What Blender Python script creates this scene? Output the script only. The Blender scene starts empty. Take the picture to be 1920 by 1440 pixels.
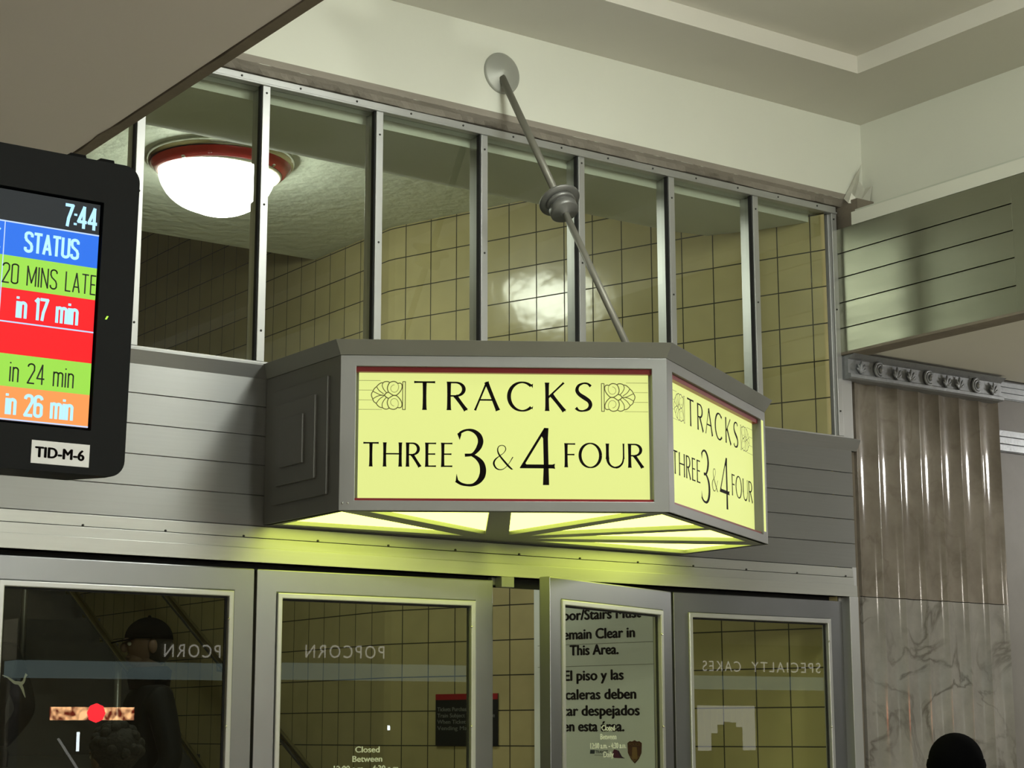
import bpy, bmesh, math, random
from mathutils import Vector, Matrix, geometry
random.seed(4)
PI = math.pi
SC = bpy.context.scene
COL = SC.collection

# ---------------------------------------------------------------- camera
cd = bpy.data.cameras.new('camera')
cam = bpy.data.objects.new('camera', cd)
COL.objects.link(cam)
r_ = Vector((0.81515719, -0.57923687, -0.00184458))
u_ = Vector((-0.10751433, -0.154432, 0.98213616))
f_ = Vector((0.56917433, 0.80039703, 0.18816262))
cam.matrix_world = Matrix(((r_.x, u_.x, -f_.x, 0), (r_.y, u_.y, -f_.y, 0), (r_.z, u_.z, -f_.z, 1.6), (0, 0, 0, 1)))
cd.sensor_width = 36.0
cd.lens = 3410.56 * 36 / 1920
cd.clip_start = 0.02
cd.clip_end = 200
SC.camera = cam

# ---------------------------------------------------------------- world, exposure, lamp strengths
w = bpy.data.worlds.new('world')
SC.world = w
w.use_nodes = True
w.node_tree.nodes['Background'].inputs[0].default_value = (0.5, 0.55, 0.5, 1)
w.node_tree.nodes['Background'].inputs[1].default_value = 0.02
SC.view_settings.view_transform = 'Standard'
SC.view_settings.look = 'None'
SC.view_settings.gamma = 1.0
SC.view_settings.use_curve_mapping = False
SC.view_settings.exposure = 0.0
L_NEAR = 47.0        # hall globe nearest the doors
L_HALL = 310.0       # hall globes farther back
L_STAIR = 30.0       # globe in the stair vestibule
L_SIGN = .92         # lit faces of the sign
L_SOFFIT = 4.2       # lit panes under the sign
L_AISLE_FILL = 105.0       # unseen globes added to brighten the low aisle ceilings

# ---------------------------------------------------------------- materials
def new_mat(name):
    m = bpy.data.materials.new(name)
    m.use_nodes = True
    nt = m.node_tree
    return m, nt, nt.nodes['Principled BSDF']

def srgb(r, g, b):
    return tuple((c / 12.92 if c <= .04045 else ((c + .055) / 1.055) ** 2.4) for c in (r / 255, g / 255, b / 255)) + (1,)

def mat(name, base, rough=.6, metal=0., var=.08, scale=6., stretch=(1, 1, 1), bump=0., bscale=40., spec=.5, rvar=0.):
    m, nt, p = new_mat(name)
    N = nt.nodes.new
    tc = N('ShaderNodeTexCoord'); mp = N('ShaderNodeMapping'); mp.inputs['Scale'].default_value = stretch
    nt.links.new(tc.outputs['Object'], mp.inputs[0])
    nz = N('ShaderNodeTexNoise'); nz.inputs['Scale'].default_value = scale; nz.inputs['Detail'].default_value = 4
    nt.links.new(mp.outputs[0], nz.inputs['Vector'])
    mx = N('ShaderNodeMix'); mx.data_type = 'RGBA'
    b = base if len(base) == 4 else base + (1,)
    mx.inputs[6].default_value = tuple(c * (1 - var) for c in b[:3]) + (1,)
    mx.inputs[7].default_value = tuple(min(1, c * (1 + var)) for c in b[:3]) + (1,)
    nt.links.new(nz.outputs['Fac'], mx.inputs[0]); nt.links.new(mx.outputs[2], p.inputs['Base Color'])
    p.inputs['Roughness'].default_value = rough; p.inputs['Metallic'].default_value = metal
    p.inputs['Specular IOR Level'].default_value = spec
    if rvar:
        mr = N('ShaderNodeMapRange'); mr.inputs[3].default_value = rough - rvar; mr.inputs[4].default_value = rough + rvar
        nt.links.new(nz.outputs['Fac'], mr.inputs[0]); nt.links.new(mr.outputs[0], p.inputs['Roughness'])
    if bump:
        n2 = N('ShaderNodeTexNoise'); n2.inputs['Scale'].default_value = bscale; n2.inputs['Detail'].default_value = 5
        nt.links.new(mp.outputs[0], n2.inputs['Vector'])
        bp = N('ShaderNodeBump'); bp.inputs['Strength'].default_value = bump; bp.inputs['Distance'].default_value = .01
        nt.links.new(n2.outputs['Fac'], bp.inputs['Height']); nt.links.new(bp.outputs[0], p.inputs['Normal'])
    return m

def emit(name, col, strength, base=None):
    m, nt, p = new_mat(name)
    c = col if len(col) == 4 else col + (1,)
    p.inputs['Base Color'].default_value = base or tuple(x * .12 for x in c[:3]) + (1,)
    p.inputs['Emission Color'].default_value = c
    p.inputs['Emission Strength'].default_value = strength
    p.inputs['Roughness'].default_value = .35
    p.inputs['Specular IOR Level'].default_value = .08
    return m

def glass(name, tint=(1, 1, 1, 1), ior=1.7, wave=0.):
    m, nt, p = new_mat(name)
    nt.nodes.remove(p)
    N = nt.nodes.new
    tr = N('ShaderNodeBsdfTransparent'); tr.inputs[0].default_value = tint
    gl = N('ShaderNodeBsdfGlossy'); gl.inputs['Roughness'].default_value = .0
    fr = N('ShaderNodeFresnel'); fr.inputs[0].default_value = ior
    ge = N('ShaderNodeNewGeometry'); inv = N('ShaderNodeMath'); inv.operation = 'SUBTRACT'; inv.inputs[0].default_value = 1; nt.links.new(ge.outputs['Backfacing'], inv.inputs[1])
    fm = N('ShaderNodeMath'); fm.operation = 'MULTIPLY'; nt.links.new(fr.outputs[0], fm.inputs[0]); nt.links.new(inv.outputs[0], fm.inputs[1])
    mx = N('ShaderNodeMixShader')
    nt.links.new(fm.outputs[0], mx.inputs[0]); nt.links.new(tr.outputs[0], mx.inputs[1]); nt.links.new(gl.outputs[0], mx.inputs[2])
    nt.links.new(mx.outputs[0], nt.nodes['Material Output'].inputs[0])
    if wave:
        tc = N('ShaderNodeTexCoord'); nz = N('ShaderNodeTexNoise'); nz.inputs['Scale'].default_value = 3.5
        bp = N('ShaderNodeBump'); bp.inputs['Strength'].default_value = wave; bp.inputs['Distance'].default_value = .01
        nt.links.new(tc.outputs['Object'], nz.inputs['Vector']); nt.links.new(nz.outputs['Fac'], bp.inputs['Height']); nt.links.new(bp.outputs[0], gl.inputs['Normal'])
    return m

def tile_mat(name, c1, c2, grout, w, h, mort=.0028, rough=.16):
    m, nt, p = new_mat(name)
    N = nt.nodes.new
    uv = N('ShaderNodeUVMap')
    br = N('ShaderNodeTexBrick'); br.offset = 0; br.squash = 1
    br.inputs['Scale'].default_value = 1; br.inputs['Mortar Size'].default_value = mort; br.inputs['Mortar Smooth'].default_value = .15
    br.inputs['Bias'].default_value = 0; br.inputs['Brick Width'].default_value = w; br.inputs['Row Height'].default_value = h
    br.inputs['Color1'].default_value = c1; br.inputs['Color2'].default_value = c2; br.inputs['Mortar'].default_value = grout
    nt.links.new(uv.outputs[0], br.inputs['Vector'])
    nz = N('ShaderNodeTexNoise'); nz.inputs['Scale'].default_value = 7; nz.inputs['Detail'].default_value = 4
    nt.links.new(uv.outputs[0], nz.inputs['Vector'])
    hs = N('ShaderNodeMapRange'); hs.inputs[3].default_value = .84; hs.inputs[4].default_value = 1.12
    nt.links.new(nz.outputs['Fac'], hs.inputs[0])
    mx = N('ShaderNodeMix'); mx.data_type = 'RGBA'; mx.blend_type = 'MULTIPLY'; mx.inputs[0].default_value = 1
    nt.links.new(br.outputs['Color'], mx.inputs[6]); nt.links.new(hs.outputs[0], mx.inputs[7])
    nt.links.new(mx.outputs[2], p.inputs['Base Color'])
    mr = N('ShaderNodeMapRange'); mr.inputs[3].default_value = rough; mr.inputs[4].default_value = .8
    nt.links.new(br.outputs['Fac'], mr.inputs[0]); nt.links.new(mr.outputs[0], p.inputs['Roughness'])
    n2 = N('ShaderNodeTexNoise'); n2.inputs['Scale'].default_value = 9; n2.inputs['Detail'].default_value = 2
    nt.links.new(uv.outputs[0], n2.inputs['Vector'])
    b0 = N('ShaderNodeBump'); b0.inputs['Strength'].default_value = .25; b0.inputs['Distance'].default_value = .008
    nt.links.new(n2.outputs['Fac'], b0.inputs['Height'])
    bp = N('ShaderNodeBump'); bp.inputs['Strength'].default_value = .6; bp.inputs['Distance'].default_value = .003; bp.invert = True
    nt.links.new(br.outputs['Fac'], bp.inputs['Height']); nt.links.new(b0.outputs[0], bp.inputs['Normal'])
    nt.links.new(bp.outputs[0], p.inputs['Normal'])
    return m

def marble(name, base, dark, vein, vamt, rough=.10):
    m, nt, p = new_mat(name)
    N = nt.nodes.new
    tc = N('ShaderNodeTexCoord')
    n1 = N('ShaderNodeTexNoise'); n1.inputs['Scale'].default_value = 5; n1.inputs['Detail'].default_value = 8; n1.inputs['Roughness'].default_value = .65
    nt.links.new(tc.outputs['Object'], n1.inputs['Vector'])
    rp = N('ShaderNodeValToRGB'); rp.color_ramp.elements[0].position = .32; rp.color_ramp.elements[1].position = .7
    rp.color_ramp.elements[0].color = dark; rp.color_ramp.elements[1].color = base
    nt.links.new(n1.outputs['Fac'], rp.inputs[0])
    n2 = N('ShaderNodeTexNoise'); n2.inputs['Scale'].default_value = 3.2; n2.inputs['Detail'].default_value = 7; n2.inputs['Distortion'].default_value = 1.2
    nt.links.new(tc.outputs['Object'], n2.inputs['Vector'])
    r2 = N('ShaderNodeValToRGB'); e = r2.color_ramp.elements
    e[0].position = .468; e[0].color = (0, 0, 0, 1); e[1].position = .5; e[1].color = (1, 1, 1, 1)
    x = e.new(.532); x.color = (0, 0, 0, 1)
    nt.links.new(n2.outputs['Fac'], r2.inputs[0])
    n3 = N('ShaderNodeTexNoise'); n3.inputs['Scale'].default_value = 2.0
    nt.links.new(tc.outputs['Object'], n3.inputs['Vector'])
    r3 = N('ShaderNodeMapRange'); r3.inputs[1].default_value = .38; r3.inputs[2].default_value = .55; r3.inputs[4].default_value = vamt
    nt.links.new(n3.outputs['Fac'], r3.inputs[0])
    mu = N('ShaderNodeMath'); mu.operation = 'MULTIPLY'
    nt.links.new(r2.outputs[0], mu.inputs[0]); nt.links.new(r3.outputs[0], mu.inputs[1])
    mx = N('ShaderNodeMix'); mx.data_type = 'RGBA'; mx.inputs[7].default_value = vein
    nt.links.new(mu.outputs[0], mx.inputs[0]); nt.links.new(rp.outputs[0], mx.inputs[6])
    nt.links.new(mx.outputs[2], p.inputs['Base Color'])
    p.inputs['Roughness'].default_value = rough
    return m

M = {}
M['plaster'] = mat('plaster', (.77, .78, .69), .75, var=.03, scale=3, bump=.08, bscale=25)
M['plaster_soffit'] = mat('plaster_soffit', (.70, .68, .61), .8, var=.03, scale=2.5, bump=.06)
M['plaster_rough'] = mat('plaster_rough', (.78, .83, .71), .5, var=.1, scale=7, bump=1., bscale=16)
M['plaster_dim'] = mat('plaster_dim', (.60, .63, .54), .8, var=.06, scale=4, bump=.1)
M['plaster_pink'] = mat('plaster_pink', (.78, .735, .72), .85, var=.03, scale=1.5, bump=.05, bscale=60)
M['plaster_peel'] = mat('plaster_peel', (.30, .27, .23), .8, var=.25, scale=14, stretch=(.4, 1, 1), bump=.5, bscale=30)
M['plaster_flake'] = mat('plaster_flake', (.86, .85, .76), .85, var=.12, scale=30, bump=.3, bscale=60)
M['brown_lip'] = mat('brown_lip', (.20, .17, .13), .8, var=.25, scale=9, bump=.3)
M['steel'] = mat('brushed_steel', (.31, .315, .31), .40, .70, var=.07, scale=5, stretch=(.6, 6, 26), rvar=.06)
M['steel_door'] = mat('door_steel', (.235, .24, .25), .38, .9, var=.06, scale=4, stretch=(2, 2, 1), rvar=.05)
M['steel_frame'] = mat('transom_steel', (.47, .475, .47), .40, .65, var=.08, scale=8, stretch=(1, 1, .3), rvar=.06)
M['steel_panel'] = mat('panel_steel', (.27, .275, .21), .38, .9, var=.06, scale=4, stretch=(4, 1, 8), rvar=.06)
M['bronze_side_shade'] = mat('side_shade_metal', (.19, .19, .18), .45, .6, var=.08, scale=6, rvar=.05)  # darker copy of dark_metal; on the right sign frame it stands for shade
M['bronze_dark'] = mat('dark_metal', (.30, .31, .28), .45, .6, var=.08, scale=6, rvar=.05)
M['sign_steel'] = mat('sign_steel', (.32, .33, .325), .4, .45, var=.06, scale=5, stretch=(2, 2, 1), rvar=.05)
M['steel_head'] = mat('head_steel', (.50, .51, .49), .38, .6, var=.06, scale=5, stretch=(.6, 6, 26), rvar=.05)
M['rod'] = mat('rod_metal', (.19, .185, .155), .48, .35, var=.1, scale=12)
M['cast'] = mat('cast_metal', (.26, .27, .28), .5, .6, var=.2, scale=40, bump=.2, bscale=60)
M['disc'] = mat('rosette_paint', (.42, .43, .39), .5, .3, var=.12, scale=14)
M['screw'] = mat('screw_dark', (.06, .06, .055), .6, .5)
M['gap'] = mat('joint_black', (.012, .012, .012), .9)
M['red_trim'] = mat('red_trim', (.24, .010, .014), .3)
M['black'] = mat('black_plastic', (.006, .007, .0072), .5, var=.1, scale=60, spec=.10)
M['ink'] = mat('black_vinyl', (.004, .002, .002), .6, spec=.08)
M['olive_line'] = mat('olive_line', (.11, .10, .02), .5)
M['glass'] = glass('transom_glass', (.93, .95, .92, 1), 1.68)
M['door_glass'] = glass('door_glass', (.86, .88, .82, 1), 1.62, wave=.002)
TW, TH = .1555, .1572
M['tile'] = tile_mat('yellow_tile', (.45, .39, .195, 1), (.48, .415, .215, 1), (.03, .026, .012, 1), TW, TH)
M['marble_top'] = marble('marble_top', (.23, .205, .17, 1), (.15, .13, .105, 1), (.09, .07, .05, 1), .3)
M['marble'] = marble('marble', (.285, .272, .245, 1), (.195, .186, .166, 1), (.08, .07, .055, 1), .75)
M['marble_plain'] = marble('marble_plain', (.17, .16, .143, 1), (.14, .13, .115, 1), (.16, .15, .13, 1), .3, .6)
M['sign_lit'] = emit('lit_sign', srgb(231, 240, 146), L_SIGN)
M['soffit_lit'] = emit('lit_soffit', (.84, .95, .15, 1), L_SOFFIT)
M['globe'] = emit('globe_stair', (.95, 1, .86, 1), L_STAIR)
M['globe_near'] = emit('globe_near', (.96, 1, .90, 1), L_NEAR)
M['globe_hall'] = emit('globe_hall', (.97, 1, .91, 1), L_HALL)
M['globe_side'] = emit('globe_side', (1, .98, .93), 95.0)
M['globe_aisle_fill'] = emit('globe_aisle_fill', (1, .93, .82, 1), L_AISLE_FILL)
M['red_glass'] = mat('red_enamel', (.36, .035, .03), .2)
M['chrome'] = mat('chrome', (.75, .75, .72), .12, 1.)
M['cream'] = mat('cream_enamel', (.75, .72, .58), .3)
M['floor'] = mat('terrazzo', (.50, .47, .41), .3, var=.2, scale=40)
M['hall_wall'] = mat('hall_wall', (.55, .51, .44), .6)
M['stone_dark'] = mat('dark_stone', (.05, .048, .045), .7, var=.2, scale=20)
M['white_vinyl'] = mat('white_vinyl', (.80, .84, .72), .6)
M['grey_board'] = mat('grey_board', (.88, .92, .88), .45, var=.05, scale=3)
M['sign_black'] = mat('sign_black', (.012, .013, .014), .45)
M['sign_red'] = mat('sign_red', (.30, .012, .018), .45)
M['grey_text'] = mat('grey_text', (.26, .26, .25), .5)
M['jacket'] = mat('jacket', (.006, .0065, .0075), .6, var=.3, scale=9, bump=.3, bscale=12, spec=.12)
M['trousers'] = mat('trousers', (.02, .02, .024), .8)
M['skin'] = mat('skin', (.12, .07, .05), .5)
M['hair'] = mat('hair', (.010, .008, .007), .8, bump=.8, bscale=60)
M['cap'] = mat('cap_cloth', (.002, .002, .0022), 1., spec=.03)
M['cap_top'] = mat('cap_top', (.03, .028, .028), .8)
M['shoe'] = mat('shoe', (.02, .02, .02), .5)
M['eye'] = mat('eye', (.5, .5, .48), .2)

def brushed(m, an, t):
    nt = M[m].node_tree; p = nt.nodes['Principled BSDF']
    c = nt.nodes.new('ShaderNodeCombineXYZ')
    for i in range(3): c.inputs[i].default_value = t[i]
    nt.links.new(c.outputs[0], p.inputs['Tangent']); p.inputs['Anisotropic'].default_value = an
brushed('steel', .8, (0, 0, 1)); brushed('steel_head', .7, (0, 0, 1)); brushed('steel_panel', .5, (0, 0, 1))

# ---------------------------------------------------------------- mesh builder
class B:
    def __init__(s):
        s.bm = bmesh.new(); s.T = None
    def _v(s, p):
        p = Vector(p)
        return s.bm.verts.new(s.T @ p if s.T else p)
    def face(s, pts):
        return s.bm.faces.new([s._v(p) for p in pts])
    def hexa(s, b, t):
        n = len(b); vb = [s._v(p) for p in b]; vt = [s._v(p) for p in t]
        s.bm.faces.new(vb[::-1]); s.bm.faces.new(vt)
        for i in range(n):
            j = (i + 1) % n
            s.bm.faces.new((vb[i], vb[j], vt[j], vt[i]))
        return s
    def box(s, x0, x1, y0, y1, z0, z1):
        return s.hexa([(x0, y0, z0), (x1, y0, z0), (x1, y1, z0), (x0, y1, z0)], [(x0, y0, z1), (x1, y0, z1), (x1, y1, z1), (x0, y1, z1)])
    def extrude_x(s, prof, x0, x1):
        return s.hexa([(x0, y, z) for y, z in prof], [(x1, y, z) for y, z in prof])
    def prism(s, poly, z0, z1):
        return s.hexa([(x, y, z0) for x, y in poly], [(x, y, z1) for x, y in poly])
    def holed(s, outer, holes, z0, z1):
        loops = [outer] + holes
        vs = []; es = []
        for lp in loops:
            k = len(vs); vs += [Vector(p) for p in lp]; es += [(k + i, k + (i + 1) % len(lp)) for i in range(len(lp))]
        ov, oe, of, *_ = geometry.delaunay_2d_cdt(vs, es, [], 0, 1e-7)
        def inside(p, lp):
            c = False
            for i in range(len(lp)):
                a, b = lp[i], lp[i - 1]
                if (a[1] > p[1]) != (b[1] > p[1]) and p[0] < (b[0] - a[0]) * (p[1] - a[1]) / (b[1] - a[1]) + a[0]:
                    c = not c
            return c
        lo = [s._v((v.x, v.y, z0)) for v in ov]; hi = [s._v((v.x, v.y, z1)) for v in ov]
        cnt = {}
        for f in of:
            c = sum((ov[i] for i in f), Vector((0, 0))) / len(f)
            if not inside(c, outer) or any(inside(c, h) for h in holes):
                continue
            s.bm.faces.new([hi[i] for i in f]); s.bm.faces.new([lo[i] for i in f][::-1])
            for i in range(len(f)):
                e = (f[i], f[(i + 1) % len(f)])
                if (e[1], e[0]) in cnt: del cnt[(e[1], e[0])]
                else: cnt[e] = 1
        for a, b in cnt:
            s.bm.faces.new((lo[a], lo[b], hi[b], hi[a]))
        return s
    def tube(s, path, r, n=16, cap=True):
        path = [Vector(p) for p in path]; rr = r if isinstance(r, (list, tuple)) else [r] * len(path)
        rings = []; prev = None
        for i, p in enumerate(path):
            d = (path[min(i + 1, len(path) - 1)] - path[max(i - 1, 0)]).normalized()
            a = prev if prev is not None else (Vector((1, 0, 0)) if abs(d.x) < .9 else Vector((0, 0, 1)))
            a = (a - d * a.dot(d)).normalized(); b = d.cross(a); prev = a
            rings.append([s._v(p + (a * math.cos(t) + b * math.sin(t)) * rr[i]) for t in [2 * PI * k / n for k in range(n)]])
        for q, w_ in zip(rings, rings[1:]):
            for k in range(n):
                f = s.bm.faces.new((q[k], q[(k + 1) % n], w_[(k + 1) % n], w_[k])); f.smooth = True
        if cap:
            s.bm.faces.new(rings[0][::-1]); s.bm.faces.new(rings[-1])
        return s
    def lathe(s, prof, O, axis, n=40):
        """prof: (radius, distance along axis) pairs"""
        O = Vector(O); d = Vector(axis).normalized()
        a = Vector((1, 0, 0)) if abs(d.x) < .9 else Vector((0, 1, 0))
        a = (a - d * a.dot(d)).normalized(); b = d.cross(a); rings = []
        for r, h in prof:
            if r < 1e-6: rings.append([s._v(O + d * h)])
            else: rings.append([s._v(O + d * h + (a * math.cos(2 * PI * k / n) + b * math.sin(2 * PI * k / n)) * r) for k in range(n)])
        for q, w_ in zip(rings, rings[1:]):
            for k in range(n):
                j = (k + 1) % n
                if len(q) == 1 and len(w_) == 1: continue
                if len(q) == 1: f = s.bm.faces.new((q[0], w_[j], w_[k]))
                elif len(w_) == 1: f = s.bm.faces.new((q[k], q[j], w_[0]))
                else: f = s.bm.faces.new((q[k], q[j], w_[j], w_[k]))
                f.smooth = True
        return s
    def ball(s, c, r, seg=20, rings=12):
        r = r if isinstance(r, (tuple, list)) else (r, r, r)
        m = Matrix.Translation(c) @ Matrix.Diagonal((*r, 1))
        res = bmesh.ops.create_uvsphere(s.bm, u_segments=seg, v_segments=rings, radius=1, matrix=(s.T @ m) if s.T else m)
        for v in res['verts']:
            for f in v.link_faces: f.smooth = True
        return res['verts']
    def strip(s, pts, wd, z=0.):
        """flat brush stroke in the local XY plane"""
        pts = [Vector(p) for p in pts]; n = len(pts)
        wd = wd if isinstance(wd, (list, tuple)) else [wd] * n
        L = []; R = []
        for i, p in enumerate(pts):
            d = (pts[min(i + 1, n - 1)] - pts[max(i - 1, 0)]).normalized(); nn = Vector((-d.y, d.x)) * wd[i] / 2
            L.append(s._v((p.x + nn.x, p.y + nn.y, z))); R.append(s._v((p.x - nn.x, p.y - nn.y, z)))
        for i in range(n - 1):
            s.bm.faces.new((R[i], R[i + 1], L[i + 1], L[i]))
        return s
    def poly(s, pts, z=0.):
        s.face([(p[0], p[1], z) for p in pts]); return s

ROOT = {}
def ident(): return Matrix.Identity(4)

def ob(name, b, m, parent=None, local=False, bevel=0., smooth=None, **kw):
    me = bpy.data.meshes.new(name)
    bm = b.bm
    if parent is None and not local:
        xs = [v.co for v in bm.verts]
        lo = Vector([min(v[i] for v in xs) for i in range(3)]); hi = Vector([max(v[i] for v in xs) for i in range(3)])
        o0 = Vector(((lo.x + hi.x) / 2, (lo.y + hi.y) / 2, lo.z)); MT = Matrix.Translation(o0)
        bmesh.ops.transform(bm, matrix=MT.inverted(), verts=bm.verts)
    elif parent is not None and not local:
        bmesh.ops.transform(bm, matrix=ROOT[parent.name].inverted(), verts=bm.verts)
    bmesh.ops.recalc_face_normals(bm, faces=bm.faces) if not kw.pop('keepn', False) else None
    bm.to_mesh(me); bm.free()
    o = bpy.data.objects.new(name, me); COL.objects.link(o)
    mats = m if isinstance(m, (list, tuple)) else [m]
    for x in mats: me.materials.append(M[x])
    if parent is None:
        if not local: o.matrix_world = MT; ROOT[o.name] = MT
        else: ROOT[o.name] = ident()
    else:
        o.parent = parent; ROOT[o.name] = ROOT[parent.name]
    if smooth is not None:
        for f in me.polygons: f.use_smooth = True
        me.set_sharp_from_angle(angle=math.radians(smooth))
    if bevel:
        bv = o.modifiers.new('bevel', 'BEVEL'); bv.width = bevel; bv.segments = 2; bv.limit_method = 'ANGLE'; bv.angle_limit = math.radians(40)
    for k, v in kw.items():
        if v is not None: o[k] = v
    return o

def empty(name, loc, rot=(0, 0, 0), **kw):
    o = bpy.data.objects.new(name, None); COL.objects.link(o)
    o.location = loc; o.rotation_euler = rot; o.empty_display_size = .1
    from mathutils import Euler
    ROOT[o.name] = Matrix.Translation(loc) @ Euler(rot).to_matrix().to_4x4()
    for k, v in kw.items():
        if v is not None: o[k] = v
    return o

def basis(O, U, V, N):
    U, V, N = Vector(U), Vector(V), Vector(N)
    return Matrix(((U.x, V.x, N.x, O[0]), (U.y, V.y, N.y, O[1]), (U.z, V.z, N.z, O[2]), (0, 0, 0, 1)))

# lettering with the built-in sans
def _text_mesh(body, bold=0., sp=1.):
    c = bpy.data.curves.new('t', 'FONT'); c.body = body; c.size = 1; c.align_x = 'LEFT'; c.offset = bold; c.resolution_u = 4; c.space_character = sp
    o = bpy.data.objects.new('t', c); COL.objects.link(o)
    dg = bpy.context.evaluated_depsgraph_get(); dg.update()
    me = bpy.data.meshes.new_from_object(o.evaluated_get(dg))
    bpy.data.objects.remove(o); bpy.data.curves.remove(c)
    return me
_me = _text_mesh('H'); CAPH = max(v.co.y for v in _me.vertices); bpy.data.meshes.remove(_me)

def text(b, body, x0, x1, y, cap, bold=0., sp=1.):
    """add lettering to builder b (local XY), from x0 to x1, baseline y, capital height cap; bold widens the strokes"""
    me = _text_mesh(body, 0, sp)
    a0 = min(v.co.x for v in me.vertices); a1 = max(v.co.x for v in me.vertices)
    d = bold * cap / CAPH
    sx = (x1 - x0 - 2 * d) / (a1 - a0); sy = cap / CAPH
    for ox, oy in (((0, 0),) if not bold else ((-d, 0), (d, 0), (0, d * .5), (0, -d * .5))):
        vs = [b._v((x0 + d + ox + (v.co.x - a0) * sx, y + oy + v.co.y * sy, 0)) for v in me.vertices]
        for p in me.polygons:
            try: b.bm.faces.new([vs[i] for i in p.vertices])
            except ValueError: pass
    bpy.data.meshes.remove(me)
    return b

def spline(pts, wd=None, n=8):
    """Catmull-Rom through pts; widths follow"""
    out = []; ow = []
    P = [Vector(p) for p in pts]; P = [P[0] * 2 - P[1]] + P + [P[-1] * 2 - P[-2]]
    for i in range(1, len(P) - 2):
        for k in range(n if i < len(P) - 3 else n + 1):
            t = k / n
            a, b_, c, d = P[i - 1], P[i], P[i + 1], P[i + 2]
            out.append(.5 * ((2 * b_) + (c - a) * t + (2 * a - 5 * b_ + 4 * c - d) * t * t + (3 * b_ - a - 3 * c + d) * t ** 3))
            if wd: ow.append(wd[i - 1] * (1 - t) + wd[min(i, len(wd) - 1)] * t)
    return (out, ow) if wd else out

def arc(cx, cy, rx, ry, a0, a1, n=28):
    return [Vector((cx + rx * math.cos(math.radians(a0 + (a1 - a0) * k / n)), cy + ry * math.sin(math.radians(a0 + (a1 - a0) * k / n)))) for k in range(n + 1)]

F = 5.252     # plane of the doors and the transom
M['scr_dark'] = emit('screen_dark', (.006, .010, .014), 1.0, (.01, .01, .01, 1))
M['scr_blue'] = emit('screen_blue', srgb(30, 115, 240), 1.0, (.01, .01, .01, 1))
M['scr_green'] = emit('screen_green', srgb(160, 228, 75), 1.0, (.01, .01, .01, 1))
M['scr_red'] = emit('screen_red', (1.0, .0, .008), 1.0, (.01, .01, .01, 1))
M['scr_orange'] = emit('screen_orange', srgb(255, 160, 85), 1.0, (.01, .01, .01, 1))
M['scr_line'] = emit('screen_line', srgb(190, 215, 255), 1.1, (.01, .01, .01, 1))
M['scr_text'] = emit('screen_text', srgb(175, 225, 255), 1.25, (.01, .01, .01, 1))
M['scr_ink'] = mat('screen_ink', (.002, .012, .002), .6)
M['led_green'] = emit('led_green', (.35, .9, .05), 2.0)
M['plate_white'] = mat('plate_white', (.90, .93, .94), .5)
M['badge_brown'] = mat('badge_brown', (.10, .030, .010), .4)
M['badge_gold'] = mat('badge_gold', (.30, .17, .05), .4)
M['logo_blue'] = mat('logo_blue', (.02, .035, .05), .5)
M['logo_magenta'] = mat('logo_magenta', (.12, .012, .05), .5)
M['logo_navy'] = mat('logo_navy', (.03, .012, .05), .5)
M['kiosk_dark'] = mat('kiosk_dark', (.05, .05, .045), .5)
M['kiosk_wall'] = mat('kiosk_wall', (.22, .19, .12), .6)
M['kiosk_band'] = emit('kiosk_band', (.75, 1.0, .95), .9)
M['kiosk_letter'] = emit('kiosk_letter', (1, .97, .85), 3.2)
M['menu_red'] = emit('menu_red', (1.0, .02, .03), 30)
M['menu_orange'] = emit('menu_orange', (1.0, .42, .14), 24)
M['tube_white'] = emit('tube_white', (.85, .95, 1.0), 22)
M['logo_white'] = mat('logo_white', (.55, .55, .45), .5)
M['kiosk_panel'] = emit('kiosk_panel', (1, 1, .9), 2.2)
def menu_noise():
    m = M['menu_orange']; nt = m.node_tree; p = nt.nodes['Principled BSDF']
    tc = nt.nodes.new('ShaderNodeTexCoord'); nz = nt.nodes.new('ShaderNodeTexNoise'); nz.inputs['Scale'].default_value = 14
    rp = nt.nodes.new('ShaderNodeValToRGB'); e = rp.color_ramp.elements
    e[0].position = .40; e[0].color = (.10, .008, .003, 1); e[1].position = .62; e[1].color = (1, .55, .25, 1)
    nt.links.new(tc.outputs['Object'], nz.inputs['Vector']); nt.links.new(nz.outputs['Fac'], rp.inputs[0]); nt.links.new(rp.outputs[0], p.inputs['Emission Color'])
menu_noise()

# ================================================================ the hall
S = 'structure'
ob('floor', B().box(-6, 16, -14, 13, -.1, 0), 'floor', kind=S, label='polished terrazzo floor of the concourse')
for q, t in (((1.60, 2.127, -14, 5.36), 'left side'), ((5.073, 5.60, -14, 5.36), 'right side'), ((2.127, 5.073, 4.773, 5.36), 'door side'), ((2.127, 5.073, -14, -13), 'far side')):
    ob('ceiling', B().box(*q, 4.155, 4.30), 'plaster_soffit', kind=S, label='border of the high plaster ceiling, ' + t)
ob('ceiling', B().box(2.127, 5.073, -13, 4.773, 4.227, 4.30), 'plaster_soffit', kind=S, label='recessed field of the high plaster ceiling')
ob('ceiling', B().box(-6, 1.768, -14, 5.25, 3.146, 3.30), 'plaster_pink', kind=S, label='low plaster ceiling over the left aisle')
ob('ceiling', B().box(5.50, 16, -14, 5.25, 3.150, 3.30), 'plaster_soffit', kind=S, label='low plaster ceiling over the right aisle')
ob('wall_front', B().box(1.66, 5.54, 5.21, 5.36, 3.806, 4.155), 'plaster', kind=S, label='white plaster wall above the transom window')
ob('wall_right', B().box(5.54, 5.62, -14, 5.21, 3.30, 4.155), 'plaster', kind=S, label='white plaster wall above the grooved metal beam')
ob('wall_left', B().box(1.58, 1.66, -14, 5.21, 3.30, 4.155), 'plaster', kind=S, label='plaster wall above the left aisle edge')
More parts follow.
